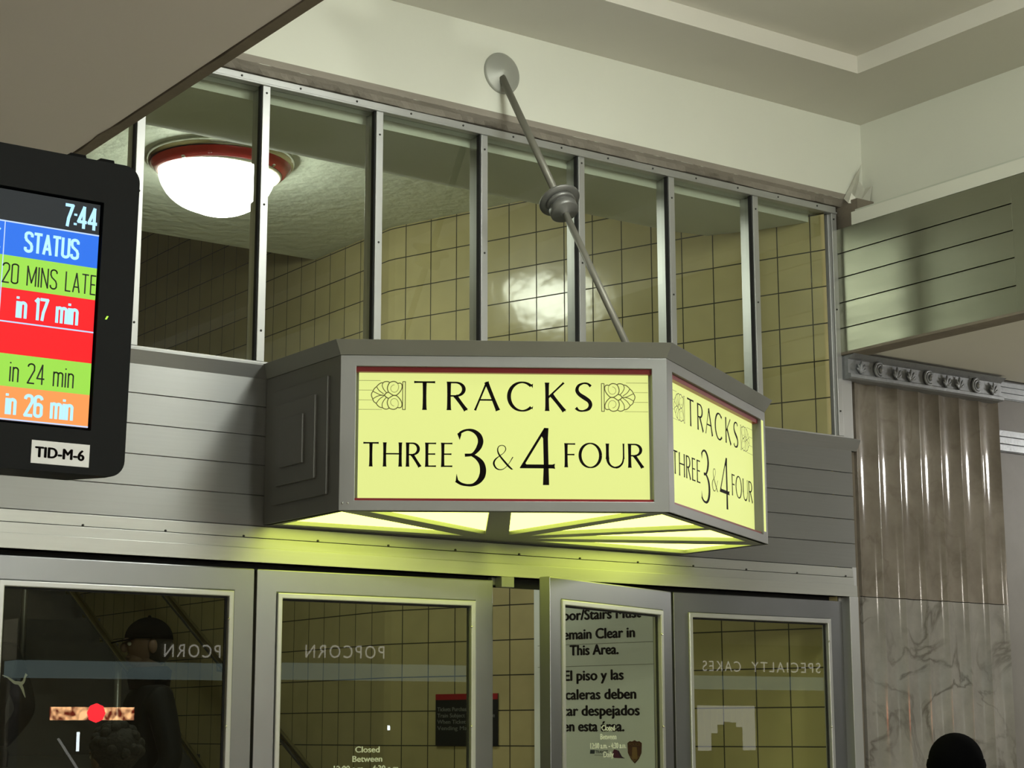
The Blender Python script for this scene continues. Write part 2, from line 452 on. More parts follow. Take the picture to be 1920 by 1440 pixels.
ob('wall_back', B().box(-6, 16, -14.2, -14, 0, 4.3), 'hall_wall', kind=S, label='far wall of the concourse')
ob('wall_left', B().box(-6.2, -6, -14, 5.4, 0, 3.3), 'hall_wall', kind=S, label='outer wall of the left aisle')
ob('wall_right', B().box(16, 16.2, -14, 5.4, 0, 3.3), 'hall_wall', kind=S, label='outer wall of the right aisle')
ob('wall_front', B().box(-6, 1.78, 5.28, 5.42, 0, 3.3), 'marble_plain', kind=S, label='stone wall left of the doors')
ob('wall_front', B().box(6.405, 16, 5.285, 5.42, 0, 3.16), 'marble_plain', kind=S, label='grey stone wall right of the fluted pilaster')

# peeling plaster lintel under the white wall
b = B(); rr = random.Random(3); n = 150
sec = []
for i in range(n + 1):
    x = 1.66 + (5.47 - 1.66) * i / n
    j = rr.uniform(-.003, .003) + .006 * math.sin(x * 9) * math.sin(x * 2.3)
    k = rr.uniform(-.0015, .0015)
    sec.append([b._v(p) for p in ((x, 5.209, 3.8065 + k), (x, 5.225, 3.797), (x, 5.243 + j, 3.782 + j * .8), (x, 5.30, 3.777), (x, 5.30, 3.83), (x, 5.209, 3.83))])
for p, q in zip(sec, sec[1:]):
    for k in range(6):
        b.bm.faces.new((p[k], p[(k + 1) % 6], q[(k + 1) % 6], q[k]))
b.bm.faces.new(sec[0]); b.bm.faces.new(sec[-1][::-1])
ob('trim', b, 'plaster_peel', kind=S, label='grey peeling plaster edge along the top of the transom').name = 'trim_1'

# torn plaster in the corner above the beam
b = B()
def flake(pts): b.face(pts)
c = Vector((5.538, 5.208, 3.80))
flake([(5.42, 5.207, 3.808), (5.445, 5.185, 3.83), (5.505, 5.19, 3.95), (5.536, 5.2, 3.99)])
flake([(5.445, 5.185, 3.83), (5.47, 5.195, 3.815), (5.51, 5.20, 3.90), (5.505, 5.19, 3.95)])
flake([(5.47, 5.195, 3.815), (5.49, 5.175, 3.805), (5.522, 5.18, 3.86), (5.51, 5.20, 3.90)])
flake([(5.49, 5.175, 3.805), (5.525, 5.16, 3.79), (5.536, 5.15, 3.87), (5.522, 5.18, 3.86)])
flake([(5.42, 5.207, 3.808), (5.43, 5.19, 3.785), (5.48, 5.165, 3.785), (5.47, 5.195, 3.815), (5.445, 5.185, 3.83)])
flake([(5.47, 5.195, 3.815), (5.48, 5.165, 3.785), (5.51, 5.15, 3.80), (5.49, 5.175, 3.805)])
flake([(5.448, 5.215, 3.765), (5.475, 5.20, 3.77), (5.478, 5.205, 3.73), (5.455, 5.215, 3.70)])
r = bmesh.ops.solidify(b.bm, geom=b.bm.faces[:], thickness=.004)
ob('plaster_flake', b, 'plaster_flake', label='torn curling plaster in the corner above the grooved beam', category='plaster')
ob('trim_2', B().box(5.44, 5.54, 5.15, 5.30, 3.675, 3.80), 'brown_lip', kind=S, label='broken edge behind the torn plaster')

# white moulding and grooved metal beam on the right
b = B().box(5.407, 5.56, -14, 5.155, 3.678, 3.734)
ob('trim_3', b, 'plaster', kind=S, label='white band over the grooved metal beam')
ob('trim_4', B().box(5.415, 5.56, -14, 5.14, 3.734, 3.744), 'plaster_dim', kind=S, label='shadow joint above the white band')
b = B(); zz = [3.146, 3.249, 3.358, 3.465, 3.570, 3.678]
b.box(5.413, 5.455, -14, 5.25, 3.148, 3.676)
y1 = 5.248
for k in range(8):
    y0 = 4.325 if k == 0 else y1 - .98
    for z0, z1 in zip(zz, zz[1:]):
        b.box(5.405, 5.414, y0, y1, z0 + .0022, z1 - .0022)
    b.box(5.405, 5.4145, y0 - .085, y0, 3.148, 3.676)
    y1 = y0 - .087
ob('trim_5', b, 'steel_panel', kind=S, label='grooved metal beam facing the concourse on the right', bevel=.0006)
ob('trim_6', B().box(5.405, 5.50, -14, 5.25, 3.138, 3.149), 'brown_lip', kind=S, label='brown bare strip under the grooved beam')
b = B(); rr = random.Random(8); sec = []
for i in range(161):
    y = 5.2 - i * .12
    j = rr.uniform(-.0022, .0022) - (.006 if i % 23 == 7 else 0)
    sec.append([b._v(p) for p in ((1.771 + j, y, 3.142), (1.797, y, 3.138), (1.797, y, 3.30), (1.771 + j, y, 3.30))])
for p, q in zip(sec, sec[1:]):
    for k in range(4): b.bm.faces.new((p[k], p[(k + 1) % 4], q[(k + 1) % 4], q[k]))
b.bm.faces.new(sec[0]); b.bm.faces.new(sec[-1][::-1])
ob('trim_7', b, 'brown_lip', kind=S, label='chipped brown edge of the low left ceiling')

# ================================================================ transom window
win = empty('window_1', (3.6, F, 2.79), kind=S, label='long transom window of tall panes over the doors')
b = B()
b.box(1.80, 5.405, F - .012, F + .06, 3.746, 3.776); b.box(1.80, 5.405, F - .02, F - .012, 3.744, 3.752)
b.box(1.80, 5.405, F - .012, F + .06, 2.772, 2.797)
b.box(1.80, 1.832, F - .012, F + .06, 2.797, 3.746); b.box(5.378, 5.407, F - .012, F + .06, 2.797, 3.746)
b.box(5.370, 5.378, F + .004, F + .055, 2.797, 3.744)
ob('frame', b, 'steel_frame', win, bevel=.002)
XM = [1.824 + .446 * k for k in range(9)]
scr = None
for k in range(1, 8):
    x = XM[k]; b = B()
    b.box(x - .017, x + .011, F - .013, F - .004, 2.797, 3.746)
    b.box(x - .017, x - .011, F - .004, F + .006, 2.797, 3.746)
    b.box(x - .011, x + .010, F + .000, F + .072, 2.797, 3.745)
    ob('mullion', b, 'steel_frame', win, bevel=.001)
    ob('gasket', B().box(x - .0215, x - .017, F - .006, F + .012, 2.797, 3.746), 'gap', win)
for k in range(8):
    x0 = XM[k] + .010 if k else 1.832; x1 = XM[k + 1] - .011 if k < 7 else 5.372
    ob('pane', B().box(x0, x1, F + .012, F + .018, 2.797, 3.746), 'glass', win)
def screw_at(parent, x, y, z, r=.004, m='screw'):
    global scr
    if scr is None:
        bb = B().lathe([(0, -.0025), (r * .8, -.0022), (r, 0), (r, .002)], (0, 0, 0), (0, 1, 0), 10)
        me = bpy.data.meshes.new('screw'); bb.bm.to_mesh(me); bb.bm.free(); me.materials.append(M[m]); scr = me
    o = bpy.data.objects.new('screw', scr); COL.objects.link(o); o.parent = parent
    o.location = ROOT[parent.name].inverted() @ Vector((x, y, z)); ROOT[o.name] = ROOT[parent.name]
    return o
for k in range(1, 9):
    for z in (2.87, 3.30, 3.69):
        screw_at(win, XM[k] - .003, F - .0135, z + .03 * ((k * 7) % 3 - 1))
for k in range(16): screw_at(win, 1.95 + .223 * k, F - .0125, 3.763)

# ================================================================ metal spandrel and door head
b = B(); zs = [2.256, 2.356, 2.455, 2.551, 2.648, 2.745]
b.box(1.78, 5.455, F + .006, F + .06, 2.256, 2.79)
for z0, z1 in zip(zs, zs[1:]):
    b.box(1.78, 5.458, F, F + .008, z0 + .0016, z1 - .0016)
ob('trim_8', b, 'steel', kind=S, label='grooved brushed steel panel between transom and doors', bevel=.0007)
b = B().extrude_x([(F + .06, 2.741), (F, 2.741), (F - .025, 2.782), (F - .025, 2.789), (F + .06, 2.789)], 1.78, 5.487)
ob('trim_9', b, 'steel', kind=S, label='flared steel ledge under the transom window', bevel=.0008)
b = B()
b.box(1.78, 5.43, F - .010, F + .06, 2.2175, 2.254); b.box(1.78, 5.43, F - .014, F + .06, 2.183, 2.2155)
b.box(1.78, 5.435, F - .026, F + .05, 2.137, 2.1825)
ob('trim_17', B().box(1.80, 5.385, F + .036, F + .06, 2.105, 2.139), 'gap', kind=S, label='black strip standing for shade in the gap above the doors')  # black colour darkens the gap in place of real shade
head = ob('trim_10', b, 'steel_head', kind=S, label='stepped steel door head with a row of screws', bevel=.0012)
for k in range(14):
    screw_at(head, 1.856 + .2715 * k, F - .012, 2.2205, .005)
b = B(); b.box(5.388, 5.438, F - .026, F + .06, 0, 2.137); b.box(5.372, 5.390, F + .02, F + .06, 0, 2.137)
b.box(5.407, 5.468, F - .006, F + .05, 2.79, 3.146); b.box(5.436, 5.460, F + .0, F + .05, 0, 2.26)
ob('trim_11', b, 'steel_frame', kind=S, label='steel jamb beside the fluted pilaster', bevel=.0012)
ob('trim_12', B().box(5.46, 5.50, F + .02, F + .10, 0, 3.15), 'brown_lip', kind=S, label='dark brown joint between jamb and pilaster')
ob('trim_13', B().box(1.745, 1.80, F - .026, F + .05, 0, 2.137), 'steel_frame', kind=S, label='steel jamb at the left end of the doors')
b = B().box(3.668, 3.722, F - .03, F + .01, 2.100, 2.137); b.box(3.655, 3.735, F + .012, F + .04, 2.11, 2.137)
ob('door_stop', b, 'bronze_dark', label='small dark metal stop block under the door head by the ajar door', category='door stop', bevel=.002)

# ================================================================ doors
def door(name, hx, ang, W, right=False, label=''):
    d = empty(name, (hx, F, 0), (0, 0, math.radians(ang)), kind=S, label=label)
    s = -1 if right else 1
    X = lambda a: s * a
    def rect(a, c, z0, z1): return [(min(X(a), X(c)), z0), (max(X(a), X(c)), z0), (max(X(a), X(c)), z1), (min(X(a), X(c)), z1)]
    zt = 2.118
    b = B(); b.T = basis((0, -.010, 0), (1, 0, 0), (0, 0, 1), (0, -1, 0))
    st = .072
    b.holed(rect(.0, W, .012, zt), [rect(st, W - st, .26, zt - .074)], -.043, 0)
    f = ob('leaf_frame', b, 'steel_door', d, local=True, bevel=.004)
    b = B(); b.T = basis((0, -.010, 0), (1, 0, 0), (0, 0, 1), (0, -1, 0))
    b.holed(rect(st, W - st, .26, zt - .074), [rect(st + .018, W - st - .018, .278, zt - .092)], -.030, .006)
    ob('glazing_bead', b, 'steel_frame', d, local=True, bevel=.003)
    b = B(); b.T = basis((0, -.010, 0), (1, 0, 0), (0, 0, 1), (0, -1, 0))
    b.holed(rect(st + .017, W - st - .017, .277, zt - .091), [rect(st + .0235, W - st - .0235, .283, zt - .098)], -.018, -.010)
    ob('gasket', b, 'gap', d, local=True)
    b = B(); x0, x1 = sorted((X(st + .02), X(W - st - .02)))
    b.box(x0, x1, .003, .009, .28, zt - .094)
    g = ob('glass_pane', b, 'door_glass', d, local=True)
    b = B(); x0, x1 = sorted((X(.09), X(W - .09)))
    b.tube([(x0, -.055, 1.0), (x1, -.055, 1.0)], .016); b.box(x0 - .03, x0 + .02, -.06, -.008, .975, 1.025); b.box(x1 - .02, x1 + .03, -.06, -.008, .975, 1.025)
    ob('push_bar', b, 'chrome', d, local=True)
    return d, g
d1, g1 = door('door_1', 1.803, 0, .910, label='leftmost glazed steel door, closed')
d2, g2 = door('door_2', 2.723, -3.6, .886, label='glazed steel door left of the gap, standing just proud')
d3, g3 = door('door_3', 4.457, 20.8, .846, True, label='ajar glazed steel door swung out to the right of the gap')
d4, g4 = door('door_4', 5.362, 0, .892, True, label='closed glazed steel door beside the pilaster')
for hx in (3.63, 4.46):   # back stops of the door pairs
    pass
for g, x, col in ((g2, .412, 1), (g3, -.452, 1)):
    for s_, hw, z in (('Closed', .045, 1.537), ('Between', .055, 1.507), ('12:00 a.m. - 4:30 a.m.', .122, 1.476), ('Daily', .035, 1.446)):
        b = B(); b.T = basis((0, .0022, 0), (1, 0, 0), (0, 0, 1), (0, -1, 0))
        text(b, s_, x - hw, x + hw, z if g is g2 else z + .069, .0185, .03)
        ob('lettering', b, 'white_vinyl', g, local=True, keepn=True, label='white lettering')
for d_, W, s in ((d2, .886, 1), (d3, .846, -1), (d4, .892, -1), (d1, .91, 1)):   # bright glazing screws on the right stile
    xs = (W - .09) if s > 0 else -.09
    for z in (1.955, 1.62):
        bb = B(); bb.ball((xs, -.017, z), .004, 10, 6)
        ob('glazing_screw', bb, 'chrome', d_, local=True)

# ================================================================ vestibule behind the doors
def tiled(name, path, z0, z1, u0=0., m='tile', **kw):
    b = B(); uvl = b.bm.loops.layers.uv.new('UVMap'); u = u0
    for p, q in zip(path, path[1:]):
        L = math.hypot(q[0] - p[0], q[1] - p[1])
        f = b.face([(p[0], p[1], z0), (q[0], q[1], z0), (q[0], q[1], z1), (p[0], p[1], z1)])
        for lp, uv in zip(f.loops, ((u, z0), (u + L, z0), (u + L, z1), (u, z1))):
            lp[uvl].uv = (uv[0], uv[1] - 1.541 + 20 * TH)
        u += L
    return ob(name, b, m, kind=S, keepn=True, **kw)
dx, dy = -.33190621, .94331239
A0 = (5.33 - dx * .05 + .0, 5.30 - dy * .05)
Bc = (5.33 + dx * 2.262, 5.30 + dy * 2.262)
tiled('wall_right', [A0, Bc], 0, 4.30, -.067 + 10 * TW, label='slanting yellow tiled wall behind the transom')
C1 = (4.57, Bc[1] + .045)
tiled('wall_right', [Bc, C1], 0, 4.30, 2.262 - .017 + 10 * TW, label='narrow tiled corner facet of the stair wall')
tiled('wall_right', [C1, (4.57, 12.6)], 0, 5.6, (C1[1] - 7.752) + 20 * TW, label='yellow tiled wall beside the stairs')
tiled('wall_left', [(1.84, 12.6), (1.84, 5.30)], 0, 5.6, .05, label='tiled wall on the left of the stairs')
tiled('wall_back', [(4.57, 12.6), (1.84, 12.6)], 0, 5.6, .05, label='tiled wall at the head of the stairs')
b = B()
prof = [(F + .07, 3.716), (5.55, 3.720), (5.78, 3.735), (5.95, 3.785), (6.12, 3.855), (6.30, 3.935), (6.45, 4.005), (6.58, 4.066)]
b.hexa([(1.80, y, z) for y, z in prof] + [(1.80, 6.58, 4.4), (1.80, F + .07, 4.4)], [(5.44, y, z) for y, z in prof] + [(5.44, 6.58, 4.4), (5.44, F + .07, 4.4)])
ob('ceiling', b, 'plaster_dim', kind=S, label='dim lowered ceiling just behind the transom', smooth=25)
ob('ceiling', B().box(1.80, 5.44, 6.57, 8.232, 4.066, 4.4), 'plaster_rough', kind=S, label='rough plaster ceiling around the dome light')
ob('ceiling', B().box(1.80, 4.65, 8.0, 12.7, 5.6, 5.7), 'plaster_dim', kind=S, label='ceiling high over the stairs')
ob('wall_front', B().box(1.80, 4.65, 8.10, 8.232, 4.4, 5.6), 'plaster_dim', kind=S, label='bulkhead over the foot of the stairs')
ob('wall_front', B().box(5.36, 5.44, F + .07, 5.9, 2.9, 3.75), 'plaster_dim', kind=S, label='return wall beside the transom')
b = B(); z = 0
for k in range(17):
    b.box(1.86, 4.56, 7.05 + .295 * k, 12.6, .165 * k, .165 * (k + 1))
ob('stairs', b, 'stone_dark', kind=S, label='dark stone stairs rising behind the doors')

# handrails of the stairs
def handrail(x, z1, y1, y0, label, wall):
    L = lambda y: z1 + .56 * (y - y1)
    root = empty('handrail', (x, y0, L(y0) - .9), label=label, category='handrail', group=None)
    ob('rail', B().tube([(x, y0 - .25, L(y0)), (x, y0, L(y0)), (x, 11.3, L(11.3)), (x, 11.6, L(11.3))], .024, 14), 'chrome', root)
    for y in (y0 + .35, 9.0, 10.4):
        zb = .165 * (math.floor((y - 7.05) / .295) + 1)
        if wall: ob('bracket', B().tube([(x, y, L(y)), (x, y, L(y) - .06), (x + .12, y, L(y) - .07)], .009, 8), 'steel', root)
        else: ob('post', B().tube([(x, y, max(zb, 0)), (x, y, L(y))], .019, 10), 'steel', root)
handrail(4.45, 2.363, 9.658, 7.5, 'steel handrail along the tiled stair wall', True)
handrail(3.881, 2.353, 9.635, 7.5, 'steel handrail standing on posts in the stairs', False)

# dome lights
def dome(name, loc, gm, label, group=None):
    root = empty(name, loc, label=label, category='ceiling light', group=group)
    O = Vector(loc); dn = (0, 0, -1)
    ob('rim', B().lathe([(.0, 0), (.318, 0), (.322, .012), (.315, .030), (.305, .036), (.0, .036)], O, dn, 48), 'chrome', root)
    ob('red_band', B().lathe([(.308, .026), (.304, .040), (.272, .072), (.262, .074), (.26, .03)], O, dn, 48), 'red_glass', root)
    ob('retaining_ring', B().lathe([(.264, .05), (.264, .078), (.254, .084), (.240, .080), (.238, .05)], O, dn, 48), 'cream', root)
    ob('globe', B().lathe([(.235, .045)] + [(.235 * math.cos(a), .065 + .190 * math.sin(a)) for a in [PI / 2 * k / 14 for k in range(15)]], O, dn, 48), gm, root)
    for k in range(4):
        a = .5 + k * PI / 2
        b = B(); b.ball(O + Vector((.268 * math.cos(a), .268 * math.sin(a), -.066)), (.014, .014, .008), 10, 6); ob('clip', b, 'chrome', root)
    return root
dome('dome_light', (3.385, 6.95, 4.066), 'globe', 'glowing dome light with a red rim behind the transom')
nl = dome('dome_light', (3.345, 3.578, 4.070), 'globe_near', 'dome light dropped on a short drum from the hall ceiling nearest the marquee sign', 'hall dome lights')
ob('drum', B().lathe([(0, 0), (.14, 0), (.14, .157), (0, .157)], (3.345, 3.578, 4.070), (0, 0, 1), 32), 'cream', nl)
for y, t in ((-3.9, 'in the middle of the concourse'), (-7.0, 'beyond the middle of the concourse'), (-10.1, 'at the far end of the concourse')):
    dome('dome_light', (3.62, y, 4.227), 'globe_hall', 'dome light under the recessed hall ceiling, ' + t, 'hall dome lights')
for x, y, t in ((-2.6, -1.6, 'left aisle behind the photographer'), (9.5, -6.5, 'right aisle far from the doors')):
    dome('dome_light', (x, y, 3.146 if x < 0 else 3.150), 'globe_aisle_fill', 'added fill light under the low ceiling of the ' + t, 'aisle dome lights')  # globes added out of view as fill light for the low ceilings

dome('dome_light', (8.2, 4.2, 3.150), 'globe_side', 'dome light under the low ceiling of the right aisle beside the fluted pilaster', 'aisle dome lights')
# ================================================================ pilaster
pil = empty('pilaster', (5.94, F, 0), label='fluted marble pilaster with a cast metal cap', category='pilaster')
def flutes(z0, z1):
    pts = []; x0 = 5.492; wd = (6.398 - x0) / 7
    for k in range(7):
        a = x0 + k * wd
        for i in range(11):
            t = i / 10; pts.append((a + .004 + (wd - .008) * t, F + .004 + .014 * (1 - (2 * t - 1) ** 2)))
        pts.append((a + wd - .002, F + .003))
    pts = [(x0, F + .05), (x0, F + .003)] + pts[:-1] + [(6.398, F + .003), (6.398, F + .14), (x0, F + .14)]
    return B().prism(pts, z0, z1)
ob('shaft_block', flutes(2.1455, 3.045), 'marble_top', pil, smooth=32)
ob('shaft_block', flutes(.20, 2.1425), 'marble', pil, smooth=32)
ob('plinth', B().box(5.48, 6.41, F - .02, F + .14, 0, .20), 'marble', pil, bevel=.004)
b = B()
pr = [(F + .1, 3.036), (F - .045, 3.036), (F - .055, 3.042), (F - .055, 3.056), (F - .040, 3.060), (F - .040, 3.118), (F - .05, 3.124), (F - .075, 3.138), (F + .1, 3.138)]
b.extrude_x(pr, 5.415, 6.372)
capm = ob('metal_cap', b, 'cast', pil, bevel=.0015)
yf = F - .041
for k, (x, kind) in enumerate(((5.482, 'p'), (5.592, 'd'), (5.697, 'p'), (5.781, 'p'), (5.896, 'd'), (6.007, 'p'), (6.087, 'p'), (6.201, 'd'), (6.309, 'p'))):
    b = B()
    if kind == 'd':
        zc = 3.090
        pa = [Vector((x + .026 * math.cos(a), yf - .006, zc + .030 * math.sin(a))) for a in [math.radians(60 + 240 * i / 16) for i in range(17)]]
        b.tube(pa, .006, 8)
        pa = [Vector((x + .014 * math.cos(a), yf - .008, zc + .020 * math.sin(a))) for a in [math.radians(80 + 200 * i / 12) for i in range(13)]]
        b.tube(pa, .005, 8)
        b.ball((x + .004, yf - .010, zc), (.011, .010, .014), 12, 8)
        b.ball((x + .012, yf - .006, zc + .022), (.014, .008, .007), 10, 6)
        ob('rosette', b, 'cast', capm)
    else:
        for a, ln in ((-52, .026), (-28, .034), (0, .040), (28, .034), (52, .026)):
            t = math.radians(a)
            pa = [Vector((x + math.sin(t) * ln * q * (1 + .25 * q), yf - .004 - .006 * q, 3.064 + math.cos(t) * ln * q * 1.25)) for q in (0, .35, .7, 1)]
            b.tube(pa, [.003, .0055, .006, .0025], 8)
        b.ball((x, yf - .004, 3.066), (.008, .007, .006), 10, 6)
        ob('palmette', b, 'cast', capm)

# reeded metal bands on the stone wall to the right
for zc0, zc1, t in ((3.066, 3.146, 'upper'), (2.826, 2.924, 'lower')):
    b = B(); h = (zc1 - zc0) / 3
    for k in range(3): b.box(6.402, 16, F + .012, F + .05, zc0 + h * k + .003, zc0 + h * (k + 1) - .002)
    b.box(6.402, 16, F + .022, F + .05, zc0, zc1)
    ob('trim_14' if t == 'upper' else 'trim_15', b, 'cast', kind=S, label=t + ' reeded metal band on the stone wall', bevel=.001)
ob('trim_16', B().box(6.402, 16, F + .028, F + .05, 2.924, 3.066), 'marble_plain', kind=S, label='dark strip between the reeded bands')

# ================================================================ the marquee sign
FL, PRW, RC = Vector((2.745, 4.768)), Vector((3.601, 4.235)), Vector((4.525, 4.778))
WLp, WRp = Vector((2.745, F)), Vector((4.525, F))
mq = empty('marquee_sign', (3.62, F, 2.261), label='illuminated prow shaped steel sign over the doors reading TRACKS THREE 3 & 4 FOUR', category='sign')
OUT = [WLp, FL, PRW, RC, WRp]
def offset(path, d):
    """mitred offset of the open outline, to the outside"""
    res = []
    for i, p in enumerate(path):
        ns = []
        if i: t = (p - path[i - 1]).normalized(); ns.append(Vector((t.y, -t.x)))
        if i < len(path) - 1: t = (path[i + 1] - p).normalized(); ns.append(Vector((t.y, -t.x)))
        n = sum(ns, Vector((0, 0))).normalized(); k = d / n.dot(ns[0])
        res.append(p + n * k)
    return res
def sign_of():
    t = (FL - WLp).normalized(); n = Vector((t.y, -t.x))
    return 1 if n.x < 0 else -1
SG = sign_of()
o1 = offset(OUT, SG * .026); o0 = offset(OUT, 0); oi = offset(OUT, -SG * .01)
ob('cap_molding', B().hexa([(p.x, p.y, 2.742) for p in o0], [(p.x, p.y, 2.786) for p in o1]).hexa([(p.x, p.y, 2.7415) for p in oi], [(p.x, p.y, 2.7425) for p in oi]), 'bronze_dark', mq, bevel=.0008)
# stepped side panels
for sx, x in ((1, FL.x), (-1, RC.x)):
    b = B()
    ylo = FL.y if sx > 0 else RC.y
    b.hexa([(x, ylo, 2.261), (x + sx * .02, ylo + .012, 2.261), (x + sx * .02, F - .001, 2.261), (x, F - .001, 2.261)], [(x, ylo, 2.741), (x + sx * .02, ylo + .012, 2.741), (x + sx * .02, F - .001, 2.741), (x, F - .001, 2.741)])
    for i, (ya, yb, za, zb) in enumerate(((4.833, 5.184, 2.317, 2.687), (4.895, 5.146, 2.373, 2.636), (4.957, 5.104, 2.428, 2.585))):
        h = .009 * (i + 1)
        xa, xb = sorted((x - sx * h, x + sx * .001))
        b.box(xa, xb, ya, yb, za, zb)
    ob('side_panel', b, 'bronze_side_shade', mq, bevel=.0016, label='dark side panel with stepped rectangles')

# lettering of the two faces
HT = .0895
def letters(b):
    z0, z1 = 2.577, 2.6665
    th, tn = .0116, .0050
    def st(pts, w, fl=True):
        pts = [Vector(p) for p in pts]
        if fl and len(pts) == 2:
            pts = [pts[0].lerp(pts[1], t) for t in (0, .06, .2, .5, .8, .94, 1)]
            b.strip(pts, [w * k for k in (1.28, 1.1, 1, .94, 1, 1.1, 1.28)])
        else: b.strip(pts, w)
    def nib(pts, a, c):
        ws = []
        for i in range(len(pts)):
            d = pts[min(i + 1, len(pts) - 1)] - pts[max(i - 1, 0)]
            ws.append(c + (a - c) * abs(d.normalized().y) ** 1.3)
        b.strip(pts, ws)
    def glyph(ch, x0, x1, z0, z1, th, tn):
        w = x1 - x0; h = z1 - z0
        P = lambda x, y: (x0 + x * w, z0 + y * h)
        if ch == 'T':
            st([P(.5, 0), P(.5, 1)], th); st([P(0, .975), P(1, .975)], tn * 1.1)
        elif ch == 'H':
            st([(x0 + th / 2, z0), (x0 + th / 2, z1)], th); st([(x1 - th / 2, z0), (x1 - th / 2, z1)], th); st([(x0, z0 + h * .53), (x1, z0 + h * .53)], tn, False)
        elif ch in 'EF':
            st([(x0 + th / 2, z0), (x0 + th / 2, z1)], th); st([P(0, .97), P(1, .97)], tn); st([P(.1, .53), P(.92, .53)], tn)
            if ch == 'E': st([P(0, .03), P(1, .03)], tn)
        elif ch == 'R':
            st([(x0 + th / 2, z0), (x0 + th / 2, z1)], th)
            pts = [Vector(P(.05, .97)), Vector(P(.35, .97))] + [Vector(p) for p in arc(x0 + .42 * w, z0 + .735 * h, .40 * w, .235 * h, 88, -88, 18)] + [Vector(P(.1, .50))]
            nib(pts, th, tn); st([P(.40, .51), P(.93, .0)], th); b.poly([P(.84, .0), P(1.03, .0), P(.88, .07)])
        elif ch == 'A':
            st([P(.03, 0), P(.5, 1)], tn * 1.15); st([P(.48, 1), P(.94, 0)], th); st([P(.22, .37), P(.76, .37)], tn, False)
        elif ch == 'C':
            pts = arc(x0 + .56 * w, z0 + .5 * h, .54 * w, .5 * h, 48, 312, 44); nib(pts, th * 1.05, tn * 1.0)
            b.poly([P(.90, .90), P(1.0, .96), P(.99, .80)]); b.poly([P(.92, .10), P(1.0, .17), P(.98, .05)])
        elif ch == 'K':
            st([(x0 + th / 2, z0), (x0 + th / 2, z1)], th); st([P(.14, .47), P(.92, 1)], tn * 1.1); st([P(.30, .57), P(.94, 0)], th); b.poly([P(.86, .0), P(1.04, .0), P(.9, .06)])
        elif ch == 'S':
            pts, ws = spline([P(.96, .88), P(.78, .97), P(.5, .985), P(.2, .90), P(.10, .74), P(.24, .60), P(.55, .48), P(.84, .36), P(.93, .22), P(.80, .08), P(.48, .015), P(.2, .03), P(.02, .12)], [tn * 1.8, tn * 1.2, tn, th * .7, th * .95, th, th * 1.15, th * 1.05, th, th * .8, tn, tn * 1.2, tn * 2.0], 6)
            b.strip(pts, ws)
        elif ch == 'O':
            pts = arc(x0 + .5 * w, z0 + .5 * h, .5 * w - th * .4, .5 * h, 0, 360, 56); nib(pts, th, tn * .9)
        elif ch == 'U':
            st([(x0 + th / 2, z0 + h * .36), (x0 + th / 2, z1)], th); st([(x1 - tn / 2, z0 + h * .36), (x1 - tn / 2, z1)], tn * 1.1)
            pts = arc(x0 + .5 * w + .1 * th, z0 + .37 * h, .5 * w - th * .45, .365 * h, 180, 360, 30)
            b.strip(pts, [th * (1 - i / 30) + tn * i / 30 if i > 15 else th * (1 - .45 * math.sin(i / 15 * PI / 2)) for i in range(31)])
    for ch, a, c in (('T', .226, .291), ('R', .328, .391), ('A', .412, .490), ('C', .518, .594), ('K', .632, .695), ('S', .726, .776)):
        glyph(ch, a, c, z0, z1, th, tn)
    for ch, a, c in (('T', .072, .119), ('H', .133, .190), ('R', .203, .249), ('E', .262, .295), ('E', .311, .345)):
        glyph(ch, a, c, 2.400, 2.475, .0094, .0044)
    for ch, a, c in (('F', .691, .724), ('O', .735, .806), ('U', .819, .876), ('R', .888, .936)):
        glyph(ch, a, c, 2.4015, 2.4765, .0094, .0044)
    # numerals: shapes laid out on a 1920 x 1189 grid
    Q = lambda x, y: Vector((.355 + (x - 135) * (.094 / 515), 2.341 + (1110 - y) * (.178 / 980)))
    k = .000182
    pts, ws = spline([Q(185, 235), Q(235, 182), Q(335, 148), Q(440, 168), Q(525, 240), Q(556, 340), Q(530, 440), Q(470, 525), Q(405, 572), Q(290, 582)], [q * k for q in (46, 40, 34, 58, 84, 94, 88, 62, 46, 54)])
    b.strip(pts, ws)
    pts, ws = spline([Q(405, 578), Q(490, 625), Q(570, 715), Q(597, 830), Q(580, 940), Q(520, 1030), Q(430, 1085), Q(330, 1092), Q(230, 1070), Q(142, 1015)], [q * k for q in (40, 62, 92, 106, 104, 78, 48, 38, 46, 56)])
    b.strip(pts, ws)
    b.poly([Q(162, 215), Q(203, 325), Q(232, 225), Q(210, 180)]); b.poly([Q(152, 895), Q(136, 1045), Q(220, 1070), Q(178, 1000)])
    Q = lambda x, y: Vector((.553 + (x - 1230) * (.108 / 605), 2.346 + (1090 - y) * (.178 / 972)))
    b.poly([Q(1652, 118), Q(1727, 122), Q(1716, 300), Q(1724, 740), Q(1732, 1090), Q(1625, 1090), Q(1640, 740), Q(1632, 300), Q(1605, 262)])
    b.poly([Q(1652, 118), Q(1722, 122), Q(1610, 262), Q(1325, 722), Q(1340, 740), Q(1320, 808), Q(1230, 806), Q(1228, 795)])
    b.poly([Q(1232, 808), Q(1300, 742), Q(1790, 742), Q(1836, 728), Q(1828, 770), Q(1838, 815), Q(1790, 808)])
    Q = lambda x, y: Vector((.470 + (x - 768) * (.062 / 348), 2.392 + (832 - y) * (.077 / 428)))
    k = .00018
